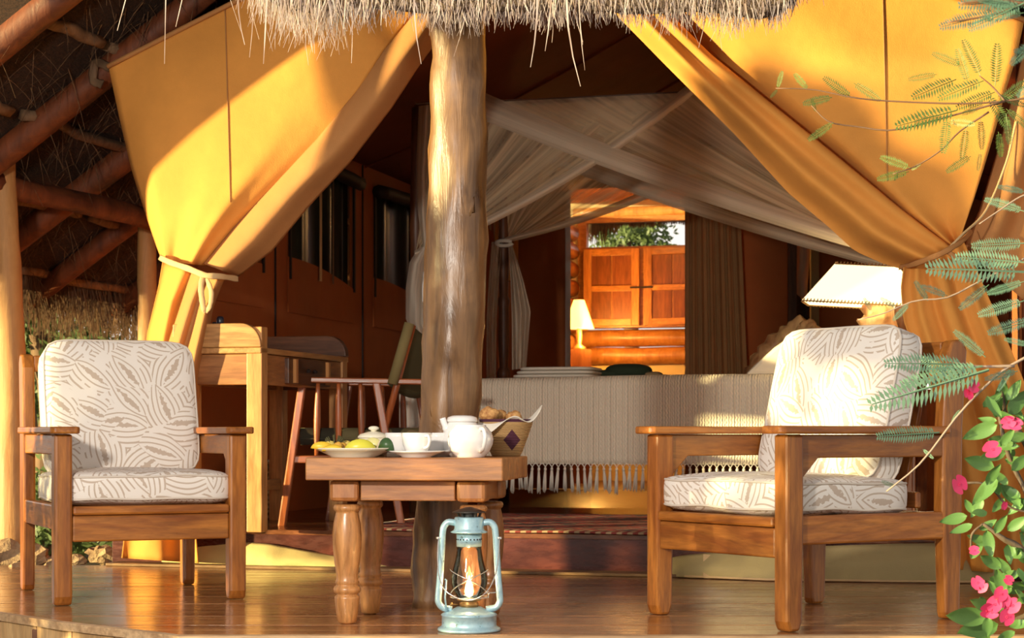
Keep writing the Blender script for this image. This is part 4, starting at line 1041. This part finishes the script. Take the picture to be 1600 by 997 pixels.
# ------------------------------------------------------------------ breakfast
def on(px,Y): return Vector(((px-800)/F*Y,Y,TH))
p=on(553,5.53); pt=thing('dinner_plate','white plate of sliced fruit at the left end of the low table','plate',p)
obj('plate_body',MB().lathe([(.0,.0),(.070,.0),(.072,.004),(.105,.020),(.119,.0265),(.119,.029),(.104,.024),(.068,.010),(.0,.009)],40),M_cream,pt,smooth=True)
def wedge(r,w_,h_,n=12):                            # crescent slice
    mb=MB(); vs=[]
    for i in range(n+1):
        a=PI*i/n; c,s=math.cos(a),math.sin(a); t_=math.sin(a)**.7*.5+.03
        vs+=[Vector((r*c,-w_*t_,s*h_*.1)),Vector((r*c,w_*t_,s*h_*.1)),Vector((r*c,w_*t_*.15,s*h_)),Vector((r*c,-w_*t_*.15,s*h_))]
    return mb.add(vs,[(i*4+k,i*4+(k+1)%4,(i+1)*4+(k+1)%4,(i+1)*4+k) for i in range(n) for k in range(4)]+[(0,1,2,3),(n*4+3,n*4+2,n*4+1,n*4)])
def fruit(name,mb,mat,px,Y,dz,rot,label,cat='fruit',sub=None):
    o=tag(obj(name,mb,mat,smooth=True,bevel=0),label,cat); q=on(px,Y); o.location=(q.x,q.y,TH+dz); o.rotation_euler=rot; return o
gy=plain('melon_flesh',(.72,.66,.06),.35); yl=plain('mango_flesh',(.85,.55,.04),.4); orr=plain('orange_flesh',(.72,.38,.06),.45); dg=plain('melon_rind',(.045,.10,.03),.35)
fruit('melon_slice',wedge(.050,.05,.042),gy,563,5.50,.014,(.15,0,.1),'yellow green melon wedge in the middle of the fruit plate')
fruit('melon_slice',wedge(.036,.04,.040),plain('pale_melon',(.80,.74,.30),.35),583,5.57,.020,(.1,0,-.3),'pale melon wedge behind the green rind slice')
o=fruit('watermelon_slice',wedge(.026,.035,.040),dg,603,5.50,.020,(.1,.1,-.3),'dark green rinded slice at the right edge of the plate')
obj('flesh',wedge(.024,.03,.037),plain('pale_flesh',(.80,.66,.5),.4),o,smooth=True).location=(-.008,.004,.001)
fruit('mango_slice',wedge(.038,.035,.026),yl,505,5.49,.022,(.1,.15,.2),'yellow mango slice at the left tip of the plate')
fruit('mango_slice',wedge(.034,.035,.022),yl,520,5.46,.018,(-.2,0,-.2),'yellow mango slice nearest the front of the plate')
fruit('mango_slice',wedge(.030,.03,.030),plain('pale_mango',(.86,.66,.16),.4),516,5.55,.020,(0,0,.6),'pale mango slice behind the two yellow ones')
for i,(px,Y,r,l) in enumerate(((535,5.53,.017,'brownish passion fruit half left of the melon'),(541,5.58,.020,'golden round fruit piece behind the melon wedge'),(528,5.50,.014,'small orange fruit piece beside the mango slices'))):
    o=fruit('fruit_piece',MB().blob((0,0,0),r,12,9,.15,i),orr if i!=1 else plain('golden_fruit',(.80,.58,.14),.4),px,Y,.028+i*.003,(0,0,0),l)
mbk=MB()
for i in range(26):
    a=R.uniform(0,PI); q=Vector((math.cos(a)*.03,R.uniform(-.01,.01),.02)); mbk.tube([q*.3,q+Vector((0,0,.018*math.sin(a)))],.0012,4)
o=fruit('herb_sprig',mbk,plain('herb',(.10,.09,.03),.7),523,5.55,.03,(0,0,0),'dark feathery herb sprig among the sliced fruit','herb'); o['kind']='stuff'
# sugar bowl
p=on(584,5.76); sb=thing('sugar_bowl','cream lidded sugar bowl behind the fruit plate','bowl',p)
obj('bowl_body',MB().lathe([(.0,0),(.034,0),(.036,.006),(.048,.03),(.050,.048),(.047,.058),(.0,.058)],32),M_cream,sb,smooth=True)
l_=obj('lid',MB().lathe([(.051,.058),(.051,.062),(.044,.070),(.020,.077),(.010,.079)],32),M_cream,sb,smooth=True)
obj('knob',MB().lathe([(.009,.078),(.009,.082),(.017,.086),(.017,.091),(.010,.095),(0,.096)],20),M_cream,l_,smooth=True)
# cups and saucers
def cup(px,Y,hang,lc,ls,scale=1.0):
    p=on(px,Y); s=thing('saucer',ls,'saucer',p)
    obj('saucer_body',MB().lathe([(.0,.0),(.045,.0),(.047,.004),(.072,.014),(.084,.018),(.084,.0205),(.070,.017),(.044,.008),(.0,.007)],36),M_white,s,smooth=True)
    c=thing('teacup',lc,'cup',(p.x,p.y,TH+.0085))
    obj('cup_body',MB().lathe([(.0,0),(.026,0),(.027,.004),(.034,.012),(.042,.030),(.0455,.052),(.047,.066),(.0455,.066),(.043,.052),(.039,.030),(.030,.012),(.0,.008)],36),M_white,c,smooth=True)
    pts=spline([Vector((math.cos(hang)*r,math.sin(hang)*r,z)) for r,z in ((.043,.056),(.060,.057),(.066,.042),(.058,.026),(.038,.020))],14)
    obj('handle',MB().tube(pts,.0042,8),M_white,c,smooth=True)
cup(651,5.50,-.9,'white teacup in front with its handle turned to the camera','white saucer under the front teacup')
cup(625,5.70,2.4,'white teacup at the back left behind the front cup','white saucer under the back left teacup')
cup(686,5.68,1.2,'white teacup between the front cup and the milk jug','white saucer under the teacup beside the jug')
tag(obj('napkin',MB().box(-.012,.03,-.03,.03,.0,.014),M_tassel,bevel=.003),'small folded white napkin between plate and saucer','napkin').location=on(611,5.60)
# milk jug
p=on(735,5.50); jg=thing('milk_jug','round white milk jug at the right front of the low table','jug',p)
obj('jug_body',MB().lathe([(.0,0),(.042,0),(.044,.004),(.058,.018),(.068,.040),(.070,.056),(.064,.076),(.052,.090),(.047,.094),(.047,.098),(.044,.098),(.044,.092),(.060,.070),(.060,.03),(.0,.01)],40),M_white,jg,smooth=True)
pts=spline([Vector((.030,-.050,.084)),Vector((.040,-.088,.086)),Vector((.046,-.100,.062)),Vector((.040,-.088,.030)),Vector((.030,-.052,.018))],14)
obj('handle',MB().tube(pts,.006,8),M_white,jg,smooth=True)
# white pot with spout behind
p=on(722,5.66); tp=thing('teapot','white teapot whose lid and spout show behind the milk jug','teapot',p)
obj('pot_body',MB().lathe([(.0,0),(.040,0),(.058,.02),(.064,.05),(.058,.085),(.046,.105),(.044,.108),(.0,.108)],32),M_white,tp,smooth=True)
obj('lid',MB().lathe([(.048,.108),(.049,.112),(.046,.122),(.030,.128),(0,.129)],32),M_white,tp,smooth=True)
obj('spout',MB().tube(spline([Vector((-.035,-.02,.07)),Vector((-.052,-.02,.098)),Vector((-.060,-.02,.120))],8),[.014]*4+[.010]*5,10),M_white,tp,smooth=True)
# bread basket
p=on(791,5.74); bb=thing('bread_basket','coiled bread basket with purple diamond at right end of table','basket',p)
def bmat():
    t=NT('coiled_basket'); v=t.coord('Object'); x=t.n('ShaderNodeSeparateXYZ',{0:v}); w_=t.math('SINE',t.math('MULTIPLY',x.outputs[2],1250.))
    a=t.math('ABSOLUTE',t.math('SUBTRACT',x.outputs[0],.018)); b=t.math('ABSOLUTE',t.math('SUBTRACT',x.outputs[2],.052)); front=t.math('LESS_THAN',x.outputs[1],0.)
    d=t.math('MULTIPLY',t.math('LESS_THAN',t.math('ADD',t.math('MULTIPLY',a,1.25),b),.033),front); rim_=t.math('GREATER_THAN',x.outputs[2],.108)
    f=t.math('MAXIMUM',d,rim_); base=t.mix(t.math('MULTIPLY_ADD',w_,.35,.5),(.42,.22,.075),(.70,.46,.20)); t.bump(w_,.7,.003)
    return t.base(t.mix(f,base,(.10,.022,.05)),.7)
obj('basket_wall',MB().lathe([(.0,0),(.043,0),(.050,.012),(.066,.055),(.080,.095),(.086,.117),(.082,.117),(.074,.09),(.055,.045),(.04,.01),(0,.008)],44),bmat(),bb,smooth=True)
np_=MB()
def nap(s,t):
    a=s*2*PI; r=lerp(.060,.092,t); dz=(.010-.0*t)+.014*math.sin(a*4+1)*t
    drop=-.030*max(0,math.cos(a-PI*1.12))*t*t*1.4; r+=.016*t*max(0,math.cos(a-PI*1.12)); 
    up=.030*t*t*max(0,math.cos(a-.15))**6; r+=.022*t*max(0,math.cos(a-.15))**6
    return Vector((r*math.cos(a),r*math.sin(a),.108+dz*t+drop+up))
np_.grid(nap,60,8)
tag(obj('napkin',np_,M_tassel,smooth=True,solid=.002),'white cloth napkin lining the bread basket','napkin').location=p
M_bread=NT('bread_crust'); _n=M_bread.noise(M_bread.coord('Object'),40,5,.7); M_bread.bump(_n,.7,.006); M_bread=M_bread.base(M_bread.ramp(_n,(.35,(.30,.11,.03)),(.65,(.74,.42,.15))),.75)
for px,Y,z,r,l in ((764,5.72,.132,.027,'golden brown bread roll highest at the left in the basket'),(779,5.76,.126,.024,'bread roll in the middle of the basket'),(803,5.74,.124,.022,'craggy bread roll at the right side of the basket'),(772,5.80,.110,.03,'bread roll deepest at the back of the basket')):
    o=tag(obj('bread_roll',MB().blob((0,0,0),r,14,10,.35,px,(1.15,1,.85)),M_bread,smooth=True),l,'bread'); q=on(px,Y); o.location=(q.x,q.y,TH+z)

# ------------------------------------------------------------------ hurricane lantern
LX,LY=(733-800)/F*5.34,5.34
ln=thing('hurricane_lantern','pale blue hurricane lantern burning on the deck before the table','lantern',(LX,LY,0))
t=NT('blue_enamel'); _n=t.noise(t.coord('Object'),45,5,.7); M_blue=t.base(t.ramp(_n,(.30,(.10,.10,.09)),(.38,(.34,.55,.64)),(.7,(.50,.70,.77))),.32,Metallic=.35)
M_tin=NT('dark_tin').base((.10,.09,.08),.4,Metallic=.8); M_brass=NT('brass').base((.42,.24,.09),.35,Metallic=.9); M_wire=NT('wire').base((.75,.74,.72),.25,Metallic=.9)
k=.00187
obj('tank',MB().lathe([(.0,0),(.090,0),(.093,.004),(.091,.009),(.082,.013),(.080,.018),(.080,.044),(.083,.047),(.078,.052),(.055,.060),(.040,.068),(.036,.070),(.0,.070)],40),M_blue,ln,smooth=True)
b_=obj('burner',MB().lathe([(.026,.070),(.028,.073),(.028,.082),(.022,.086),(.030,.088),(.036,.090),(.036,.093),(.0,.094)],28),M_brass,ln,smooth=True)
obj('wick_wheel',MB().tube([(-.028,-.01,.078),(-.050,-.02,.079)],.0015,6).tube([(-.050,-.02,.079),(-.053,-.0215,.079)],.006,10),M_brass,b_,smooth=True)
gl=NT('lantern_glass'); g1=gl.n('ShaderNodeBsdfGlass',{'Color':(1,.98,.95,1),'Roughness':.0,'IOR':1.15}); g2=gl.n('ShaderNodeBsdfTransparent',{'Color':(.97,.95,.93,1)}); gx=gl.n('ShaderNodeBsdfGlossy',{'Roughness':.04}); fz=gl.n('ShaderNodeFresnel',{'IOR':1.5})
mx=gl.n('ShaderNodeMixShader',{0:fz.outputs[0],1:g2.outputs[0],2:gx.outputs[0]}); gl.set(gl.out.inputs[0],mx.outputs[0])
obj('glass_globe',MB().lathe([(.030,.092),(.038,.102),(.048,.118),(.0535,.138),(.053,.158),(.048,.182),(.041,.208),(.037,.232),(.036,.247)],36),gl.m,ln,smooth=True)
obj('flame',MB().lathe([(.0,.098),(.009,.103),(.013,.115),(.010,.132),(.004,.150),(0,.162)],16,(0,0,0),1,.5),emis('flame',(1.0,.62,.20),28),ln,smooth=True)
lamp('POINT','lantern_light',(LX,LY,.135),1.6,(1.0,.60,.25),shadow_soft_size=.012)
c_=obj('collar',MB().lathe([(.037,.247),(.037,.284),(.034,.284),(.034,.247)],32),M_blue,ln,smooth=True)
mbk=MB()
for i in range(22): a=2*PI*i/22; mbk.tube([(.0365*math.cos(a),.0365*math.sin(a),.268),(.0385*math.cos(a),.0385*math.sin(a),.268)],.0024,6)
obj('vent_holes',mbk,M_bind,c_,kind='stuff')
obj('hood',MB().lathe([(.050,.286),(.055,.289),(.046,.294),(.043,.300),(.043,.330),(.040,.333),(.0,.333)],36),M_blue,ln,smooth=True)
cp=obj('cap',MB().lathe([(.050,.346),(.049,.348),(.030,.355),(.010,.362),(.0,.363)],32),M_tin,ln,smooth=True)
for i in range(5): a=2*PI*i/5+.3; obj('cap_strut',MB().tube([(.030*math.cos(a),.030*math.sin(a),.331),(.036*math.cos(a),.036*math.sin(a),.348)],.004,6),M_tin,cp)
obj('chimney',MB().lathe([(.024,.330),(.024,.350)],20),M_tin,ln,smooth=True)
for s in (-1,1):
    pts=spline([Vector((s*x,0,z)) for x,z in ((.040,.316),(.060,.318),(.072,.308),(.077,.290),(.080,.24),(.085,.16),(.090,.10),(.089,.082),(.078,.068),(.060,.064),(.050,.062))],34)
    o=obj('side_tube',MB().tube(pts,.0098,12),M_blue,ln,smooth=True)
    obj('bail_lug',MB().lathe([(.008,-.003),(.008,.003)],12,(s*.089,-.004,.272)),M_wire,o)
pts=spline([Vector(q) for q in ((-.089,-.012,.272),(-.091,-.03,.22),(-.085,-.055,.16),(-.060,-.078,.118),(0,-.088,.096),(.050,-.078,.118),(.078,-.055,.17),(.087,-.03,.23),(.089,-.012,.272))],40)
obj('bail_handle',MB().tube(pts,.0016,6),M_wire,ln,smooth=True)
for s in (-1,1):
    pts=spline([Vector((s*.056*math.cos(a),-.056*math.sin(a),.182-.075*(k_/12)+.01*math.sin(k_/12*PI))) for k_,a in ((k_,lerp(.1,PI-.2,k_/12)) for k_ in range(13))],24)
    obj('globe_guard',MB().tube(pts,.0014,6),M_wire,ln,smooth=True)
pts=[Vector((.056*math.cos(a),.056*math.sin(a),.099)) for a in [j*2*PI/30 for j in range(31)]]
obj('guard_ring',MB().tube(pts,.0015,6),M_wire,ln,smooth=True)
obj('lift_lever',MB().tube([(-.066,-.02,.062),(-.070,-.02,.10),(-.066,-.02,.15),(-.071,-.02,.152)],.003,6),M_blue,ln,smooth=True)
obj('catch_wire',MB().tube([(.056,-.02,.098),(.058,-.02,.112),(.080,-.012,.113)],.0015,5),M_wire,ln,smooth=True)

# ------------------------------------------------------------------ foreground plants
M_aleaf=leafm('acacia_leaf',(.13,.21,.045),(.22,.32,.09),.3); M_bleaf=leafm('feathery_leaf',(.12,.25,.17),(.22,.37,.26),.25)
M_stem=plain('stem',(.20,.11,.06),.7); M_stem2=plain('grey_stem',(.34,.25,.20),.7)
def frond(n,l=.34,seed=0):                         # unit frond along +x with paired leaflets
    mb=MB(); rr=random.Random(seed); mb.tube([(0,0,0),(.5,0,.015),(1,0,0)],[.012,.010,.005],4)
    for i in range(n):
        x=.10+.90*i/(n-1); L_=l*(math.sin(PI*(.18+.74*i/(n-1)))**.6)
        for s in (-1,1):
            b=Vector((x,0,.015*math.sin(x*PI))); d=Vector((.42,s,rr.uniform(-.12,.22))).normalized()*L_*rr.uniform(.9,1.05); wv=Vector((1,-.42*s,0)).normalized()*.36/n*1.05
            mb.add([b,b+d*.45-wv,b+d,b+d*.45+wv],[(0,1,2,3)])
    return mb
FR={}
def branch(label,stems,fronds,Y,mat,ms,wd=.003,nl=13,l=.22,seed=0):
    o=thing('acacia_branch',label,'branch',P(*stems[0][0][:2],Y))
    for s in stems: 
        pts=spline([P(x,y_,Y+.02*hn(i,seed)) for i,(x,y_) in enumerate(s)],16); obj('stem',MB().tube(pts,[lerp(wd,wd*.45,i/16) for i in range(17)],6),ms,o,world=True,smooth=True)
    key=(nl,l,mat.name)
    for i,(x0,y0,x1,y1) in enumerate(fronds):
        a=P(x0,y0,Y+R.uniform(-.03,.03)); b=P(x1,y1,a.y+R.uniform(-.04,.04)); d=b-a; L_=d.length
        if key not in FR:
            f=obj('leaf_frond',frond(nl,l,3),mat,o); FR[key]=f
        else: f=inst(FR[key],'leaf_frond',o,(0,0,0))
        up=Vector((R.uniform(-.25,.25),-1,R.uniform(-.35,.35))).normalized(); x_=d.normalized(); y_=up.cross(x_).normalized(); z_=x_.cross(y_)
        Mx=Matrix((x_,y_,z_)).transposed().to_4x4(); f.parent=o
        f.matrix_basis=Matrix.Translation(a-o.location)@Mx@Matrix.Scale(L_,4)
    return o
branch('sunlit acacia spray reaching left across the orange right flap',[[(1620,150),(1570,158),(1500,162),(1390,158),(1330,152),(1270,140),(1212,138)],[(1570,158),(1490,180),(1400,203),(1340,198),(1295,190),(1268,165)],[(1545,175),(1500,205),(1470,235),(1430,260),(1395,272)],[(1570,158),(1550,135),(1530,118)]],
 [(1555,134,1558,70),(1532,118,1506,64),(1502,102,1458,84),(1512,128,1496,78),(1464,116,1421,124),(1494,124,1427,152),(1537,126,1468,154),(1554,144,1496,168),(1538,163,1504,178),(1496,172,1402,197),(1472,182,1430,192),(1480,186,1474,238),(1482,190,1522,194),(1510,200,1503,248),(1532,186,1534,232),(1517,244,1480,268),(1532,238,1528,266),(1572,178,1577,224),(1560,206,1564,244),(1560,160,1602,128),(1572,170,1606,200),(1560,150,1600,165),(1545,150,1575,200),
 (1330,152,1288,122),(1334,130,1374,156),(1262,140,1242,116),(1215,138,1222,112),(1300,152,1256,162),(1275,175,1268,155),(1302,192,1264,218),(1422,262,1377,246),(1420,268,1372,280),(1402,270,1398,282),(1440,255,1425,265),(1215,140,1204,152)],4.9,M_aleaf,M_stem,.0032,16,.19,1)
branch('blue green feathery spray crossing in front of the right armchair back',[[(1640,540),(1600,560),(1560,585),(1500,645),(1440,722),(1385,768)],[(1585,572),(1520,572),(1470,560)]],
 [(1512,570,1385,568),(1545,578,1362,632),(1535,572,1410,600),(1468,676,1372,682),(1590,580,1540,592),(1540,558,1492,518),(1510,600,1440,560),(1442,702,1458,716),(1500,640,1488,658),(1398,760,1378,752),(1580,575,1560,610)],4.5,M_bleaf,M_stem2,.0045,24,.15,2)
branch('pale green feathery sprays at the right edge below the tie',[[(1640,380),(1590,410),(1530,440),(1480,465),(1430,470),(1380,490),(1340,500)],[(1640,300),(1600,305),(1560,330),(1530,350)]],
 [(1602,410,1495,402),(1600,425,1450,420),(1600,440,1544,458),(1602,380,1520,384),(1600,330,1540,312),(1602,300,1560,292),(1600,470,1530,492),(1610,500,1545,520),(1545,445,1500,482),(1480,462,1440,448),(1450,470,1430,440),(1400,480,1376,466),(1362,486,1350,466),(1420,475,1396,500),(1610,540,1570,530)],4.4,M_bleaf,M_stem2,.003,22,.17,3)
branch('blurred dark green spray hanging in the top right corner',[[(1660,-30),(1600,5),(1540,25),(1480,35)],[(1620,10),(1560,0),(1500,5)]],
 [(1560,20,1470,42),(1600,5,1515,45),(1610,0,1500,8),(1600,20,1540,30),(1640,15,1560,-10),(1620,60,1580,100),(1630,80,1585,80),(1560,0,1500,-15),(1590,10,1530,0),(1640,110,1590,150)],3.6,M_bleaf,M_stem,.004,22,.16,4)
# flowering shrub, bottom right
fs=thing('flowering_shrub','crown of thorns shrub with bright pink flowers at bottom right','shrub',(1.32,4.45,-.32))
def cz(zx,zy): return 1300+zx/1.823,450+zy/1.823
YS=4.55
M_thorn=logm('thorny_stem',(.20,.14,.09),(.06,.04,.03),.8)
for s in ([(600,860),(547,752),(490,715),(430,672)],[(620,1080),(590,900),(600,760),(560,600),(500,470),(470,330)],[(600,900),(540,940),(480,950)],[(560,640),(500,620),(440,560),(362,556)],[(430,672),(400,700),(395,745)],[(600,560),(547,430),(500,380),(480,280)]):
    pts=spline([P(*cz(*q),YS+.03*hn(i,q[0])) for i,q in enumerate(s)],14); obj('stem',MB().tube(pts,[lerp(.011,.004,i/14) if s[0][0]>=600 else .003 for i in range(15)],7,True,.4,s[0][1]),M_thorn,fs,world=True,smooth=True)
lfm=MB()
for j in range(9):
    pass
def lg(s,t):
    w_=.21*math.sin(PI*min(1,t**.75))**.8*(1 if t<.98 else .2); x=(s-.5)*2*w_; return Vector((x,t,-.05*math.sin(t*PI)+abs(s-.5)*.10))
lfm.grid(lg,4,10); M_sl=leafm('shrub_leaf',(.10,.22,.055),(.17,.34,.11),.3)
lv=[(470,390,370,430),(460,510,375,485),(470,540,400,620),(385,650,305,668),(400,675,335,700),(440,690,455,770),(490,600,455,640),(480,450,520,400),(480,350,488,255),(440,310,482,372),(500,360,560,290),(440,640,396,642),(490,870,466,795),(440,940,322,932),(470,960,355,985),(500,960,575,955),(500,430,570,420),(510,520,570,470),(520,600,570,640),(500,690,560,650),(395,770,432,720),(420,880,444,912),(530,800,560,850),
 (500,560,460,520),(540,700,590,640),(520,480,480,430),(470,380,415,372),(480,560,520,620),(440,560,480,500),(560,900,520,860),(450,990,400,1010),(520,980,470,1000),(400,640,378,600),(560,560,600,500),(545,380,600,330),(420,690,470,660),(520,900,560,880),(430,600,395,655),(560,780,520,740),(500,320,540,260)]
f0=None
for _k in range(34):
    _x=R.uniform(430,580); _y=R.uniform(300,960); _a=R.uniform(0,2*PI); lv.append((_x,_y,_x+75*math.cos(_a),_y+60*math.sin(_a)))
for a,b,c,d in lv:
    p=P(*cz(a,b),YS+R.uniform(-.06,.04)); q=P(*cz(c,d),p.y+R.uniform(-.05,.03)); v_=q-p; L_=v_.length
    if f0 is None: f0=obj('leaf',lfm,M_sl,fs,smooth=True); o=f0
    else: o=inst(f0,'leaf',fs,(0,0,0))
    up=Vector((R.uniform(-.5,.5),-1,R.uniform(-.1,.9))).normalized(); y_=v_.normalized(); x_=y_.cross(up).normalized(); z_=x_.cross(y_)
    o.matrix_basis=Matrix.Translation(p-fs.location)@Matrix((x_,y_,z_)).transposed().to_4x4()@Matrix.Scale(L_,4)
M_pink=NT('pink_petal'); M_pink=M_pink.base((.86,.05,.17),.5)
fm=MB()
for k_ in range(2):
    def pg(s,t,k_=k_):
        r=.95*math.sin(PI*min(.98,t)**.8)**.6; x=(s-.5)*1.7*r; return Vector(((1 if k_ else -1)*(t*1.05-.10),x*1.25,.12*t*t+.1*abs(x)))
    fm.grid(pg,6,7)
for k_ in range(5): a=k_*1.26; fm.blob((.13*math.cos(a),.13*math.sin(a),.10),.05,6,4,0)
g0=None
fl=[(403,280,15),(388,303,13),(502,383,15),(522,388,15),(455,460,19),(362,560,20),(490,620,9),(405,748,11),(414,840,14),(426,850,14),(503,832,11),(480,872,16),(490,890,15),(462,902,17),(440,918,17),(514,905,17),(497,938,18),(455,925,14)]
for i,(x,y_,r) in enumerate(fl):
    p=P(*cz(x,y_),YS-.07)
    if g0 is None: g0=obj('flower',fm,M_pink,fs,smooth=True); o=g0
    else: o=inst(g0,'flower',fs,(0,0,0))
    o.matrix_basis=Matrix.Translation(p-fs.location)@Matrix.Rotation(PI/2+R.uniform(-.5,.3),4,'X')@Matrix.Rotation(R.uniform(-.5,.5),4,'Y')@Matrix.Rotation(R.uniform(0,6),4,'Z')@Matrix.Scale(r/1.823/F*YS*1.35,4)

# leafy trees left of the frame; the low sun comes through them
def shade_tree(name,label,B,cs,seed,ls=.04):
    o=thing(name,label,'tree',(B[0],B[1],-.4)); rr=random.Random(seed); mb=MB(); pv=Vector((math.cos(az),-math.sin(az),0)); sv=Vector((math.sin(az),math.cos(az),0))
    for (p,z,rp_,rz,n) in cs:
        c=Vector((B[0],B[1],z))+pv*p
        for i in range(n):
            a=rr.uniform(0,2*PI); r=rr.random()**.5; q=c+pv*(rp_*r*math.cos(a))+Vector((0,0,rz*r*math.sin(a)))+sv*rr.uniform(-.2,.2)
            d=Vector((rr.uniform(-1,1),rr.uniform(-1,1),rr.uniform(-1,1))).normalized()*ls; e=d.cross(sv+Vector((rr.uniform(-.3,.3),0,rr.uniform(-.3,.3)))).normalized()*ls*.55
            mb.add([q-d,q-e,q+d,q+e],[(0,1,2,3)])
        obj('branch',MB().tube(spline([Vector((B[0],B[1],-.4)),Vector((B[0],B[1],z*.5)),c],10),[.025]*5+[.012]*6,7),M_stem,o,world=True,smooth=True)
    obj('foliage',mb,M_aleaf,o,world=True,kind='stuff')
# p measured along the direction square to the sun from B
shade_tree('tree','round leafy tree standing left of the deck nearest the tent',(-3.40,5.37),[(.10,1.45,.20,.50,1000),(-.06,1.75,.18,.46,900),(-.22,1.80,.22,.50,1000),(-.40,1.75,.20,.50,600),(.0,.9,.35,.5,1300),(.36,1.0,.20,.55,1000),(.30,.5,.35,.55,1500),(.75,.40,.28,.50,1300),(-.28,.30,.40,.40,900)],31)
shade_tree('tree','lower leafy tree standing left of the deck nearest the viewpoint',(-2.86,4.23),[(.25,.45,.22,.50,500),(-.05,1.12,.32,.12,330),(-.18,.40,.12,.35,220),(-.02,.35,.12,.2,110),(.2,.95,.2,.25,220),(-.50,.45,.14,.45,450),(-.27,.95,.14,.14,40)],32)

GROUPS={'cushion':'leaf print cushions on the armchairs','armchair':'wooden armchairs on the deck','teacup':'white teacups on the low table','saucer':'white saucers on the low table','bottle':'bottles on the writing desk',
 'bread_roll':'bread rolls in the basket','mango_slice':'fruit slices on the plate','melon_slice':'fruit slices on the plate','watermelon_slice':'fruit slices on the plate','fruit_piece':'fruit pieces on the plate','rock':'rocks beyond the left edge of the deck',
 'roof_post':'log posts carrying the thatched roof','tree':'trees around the tent','acacia_branch':'acacia sprays hanging in the foreground','bedside_lamp':'lamps beside the bed','tent_flap':'tied back front flaps of the tent','canvas_skirt':'canvas skirts along the tent foot'}
for o in list(bpy.data.objects):
    if o.parent is None and 'category' in o:
        g=GROUPS.get(o.name.split('.')[0])
        if g: o['group']=g
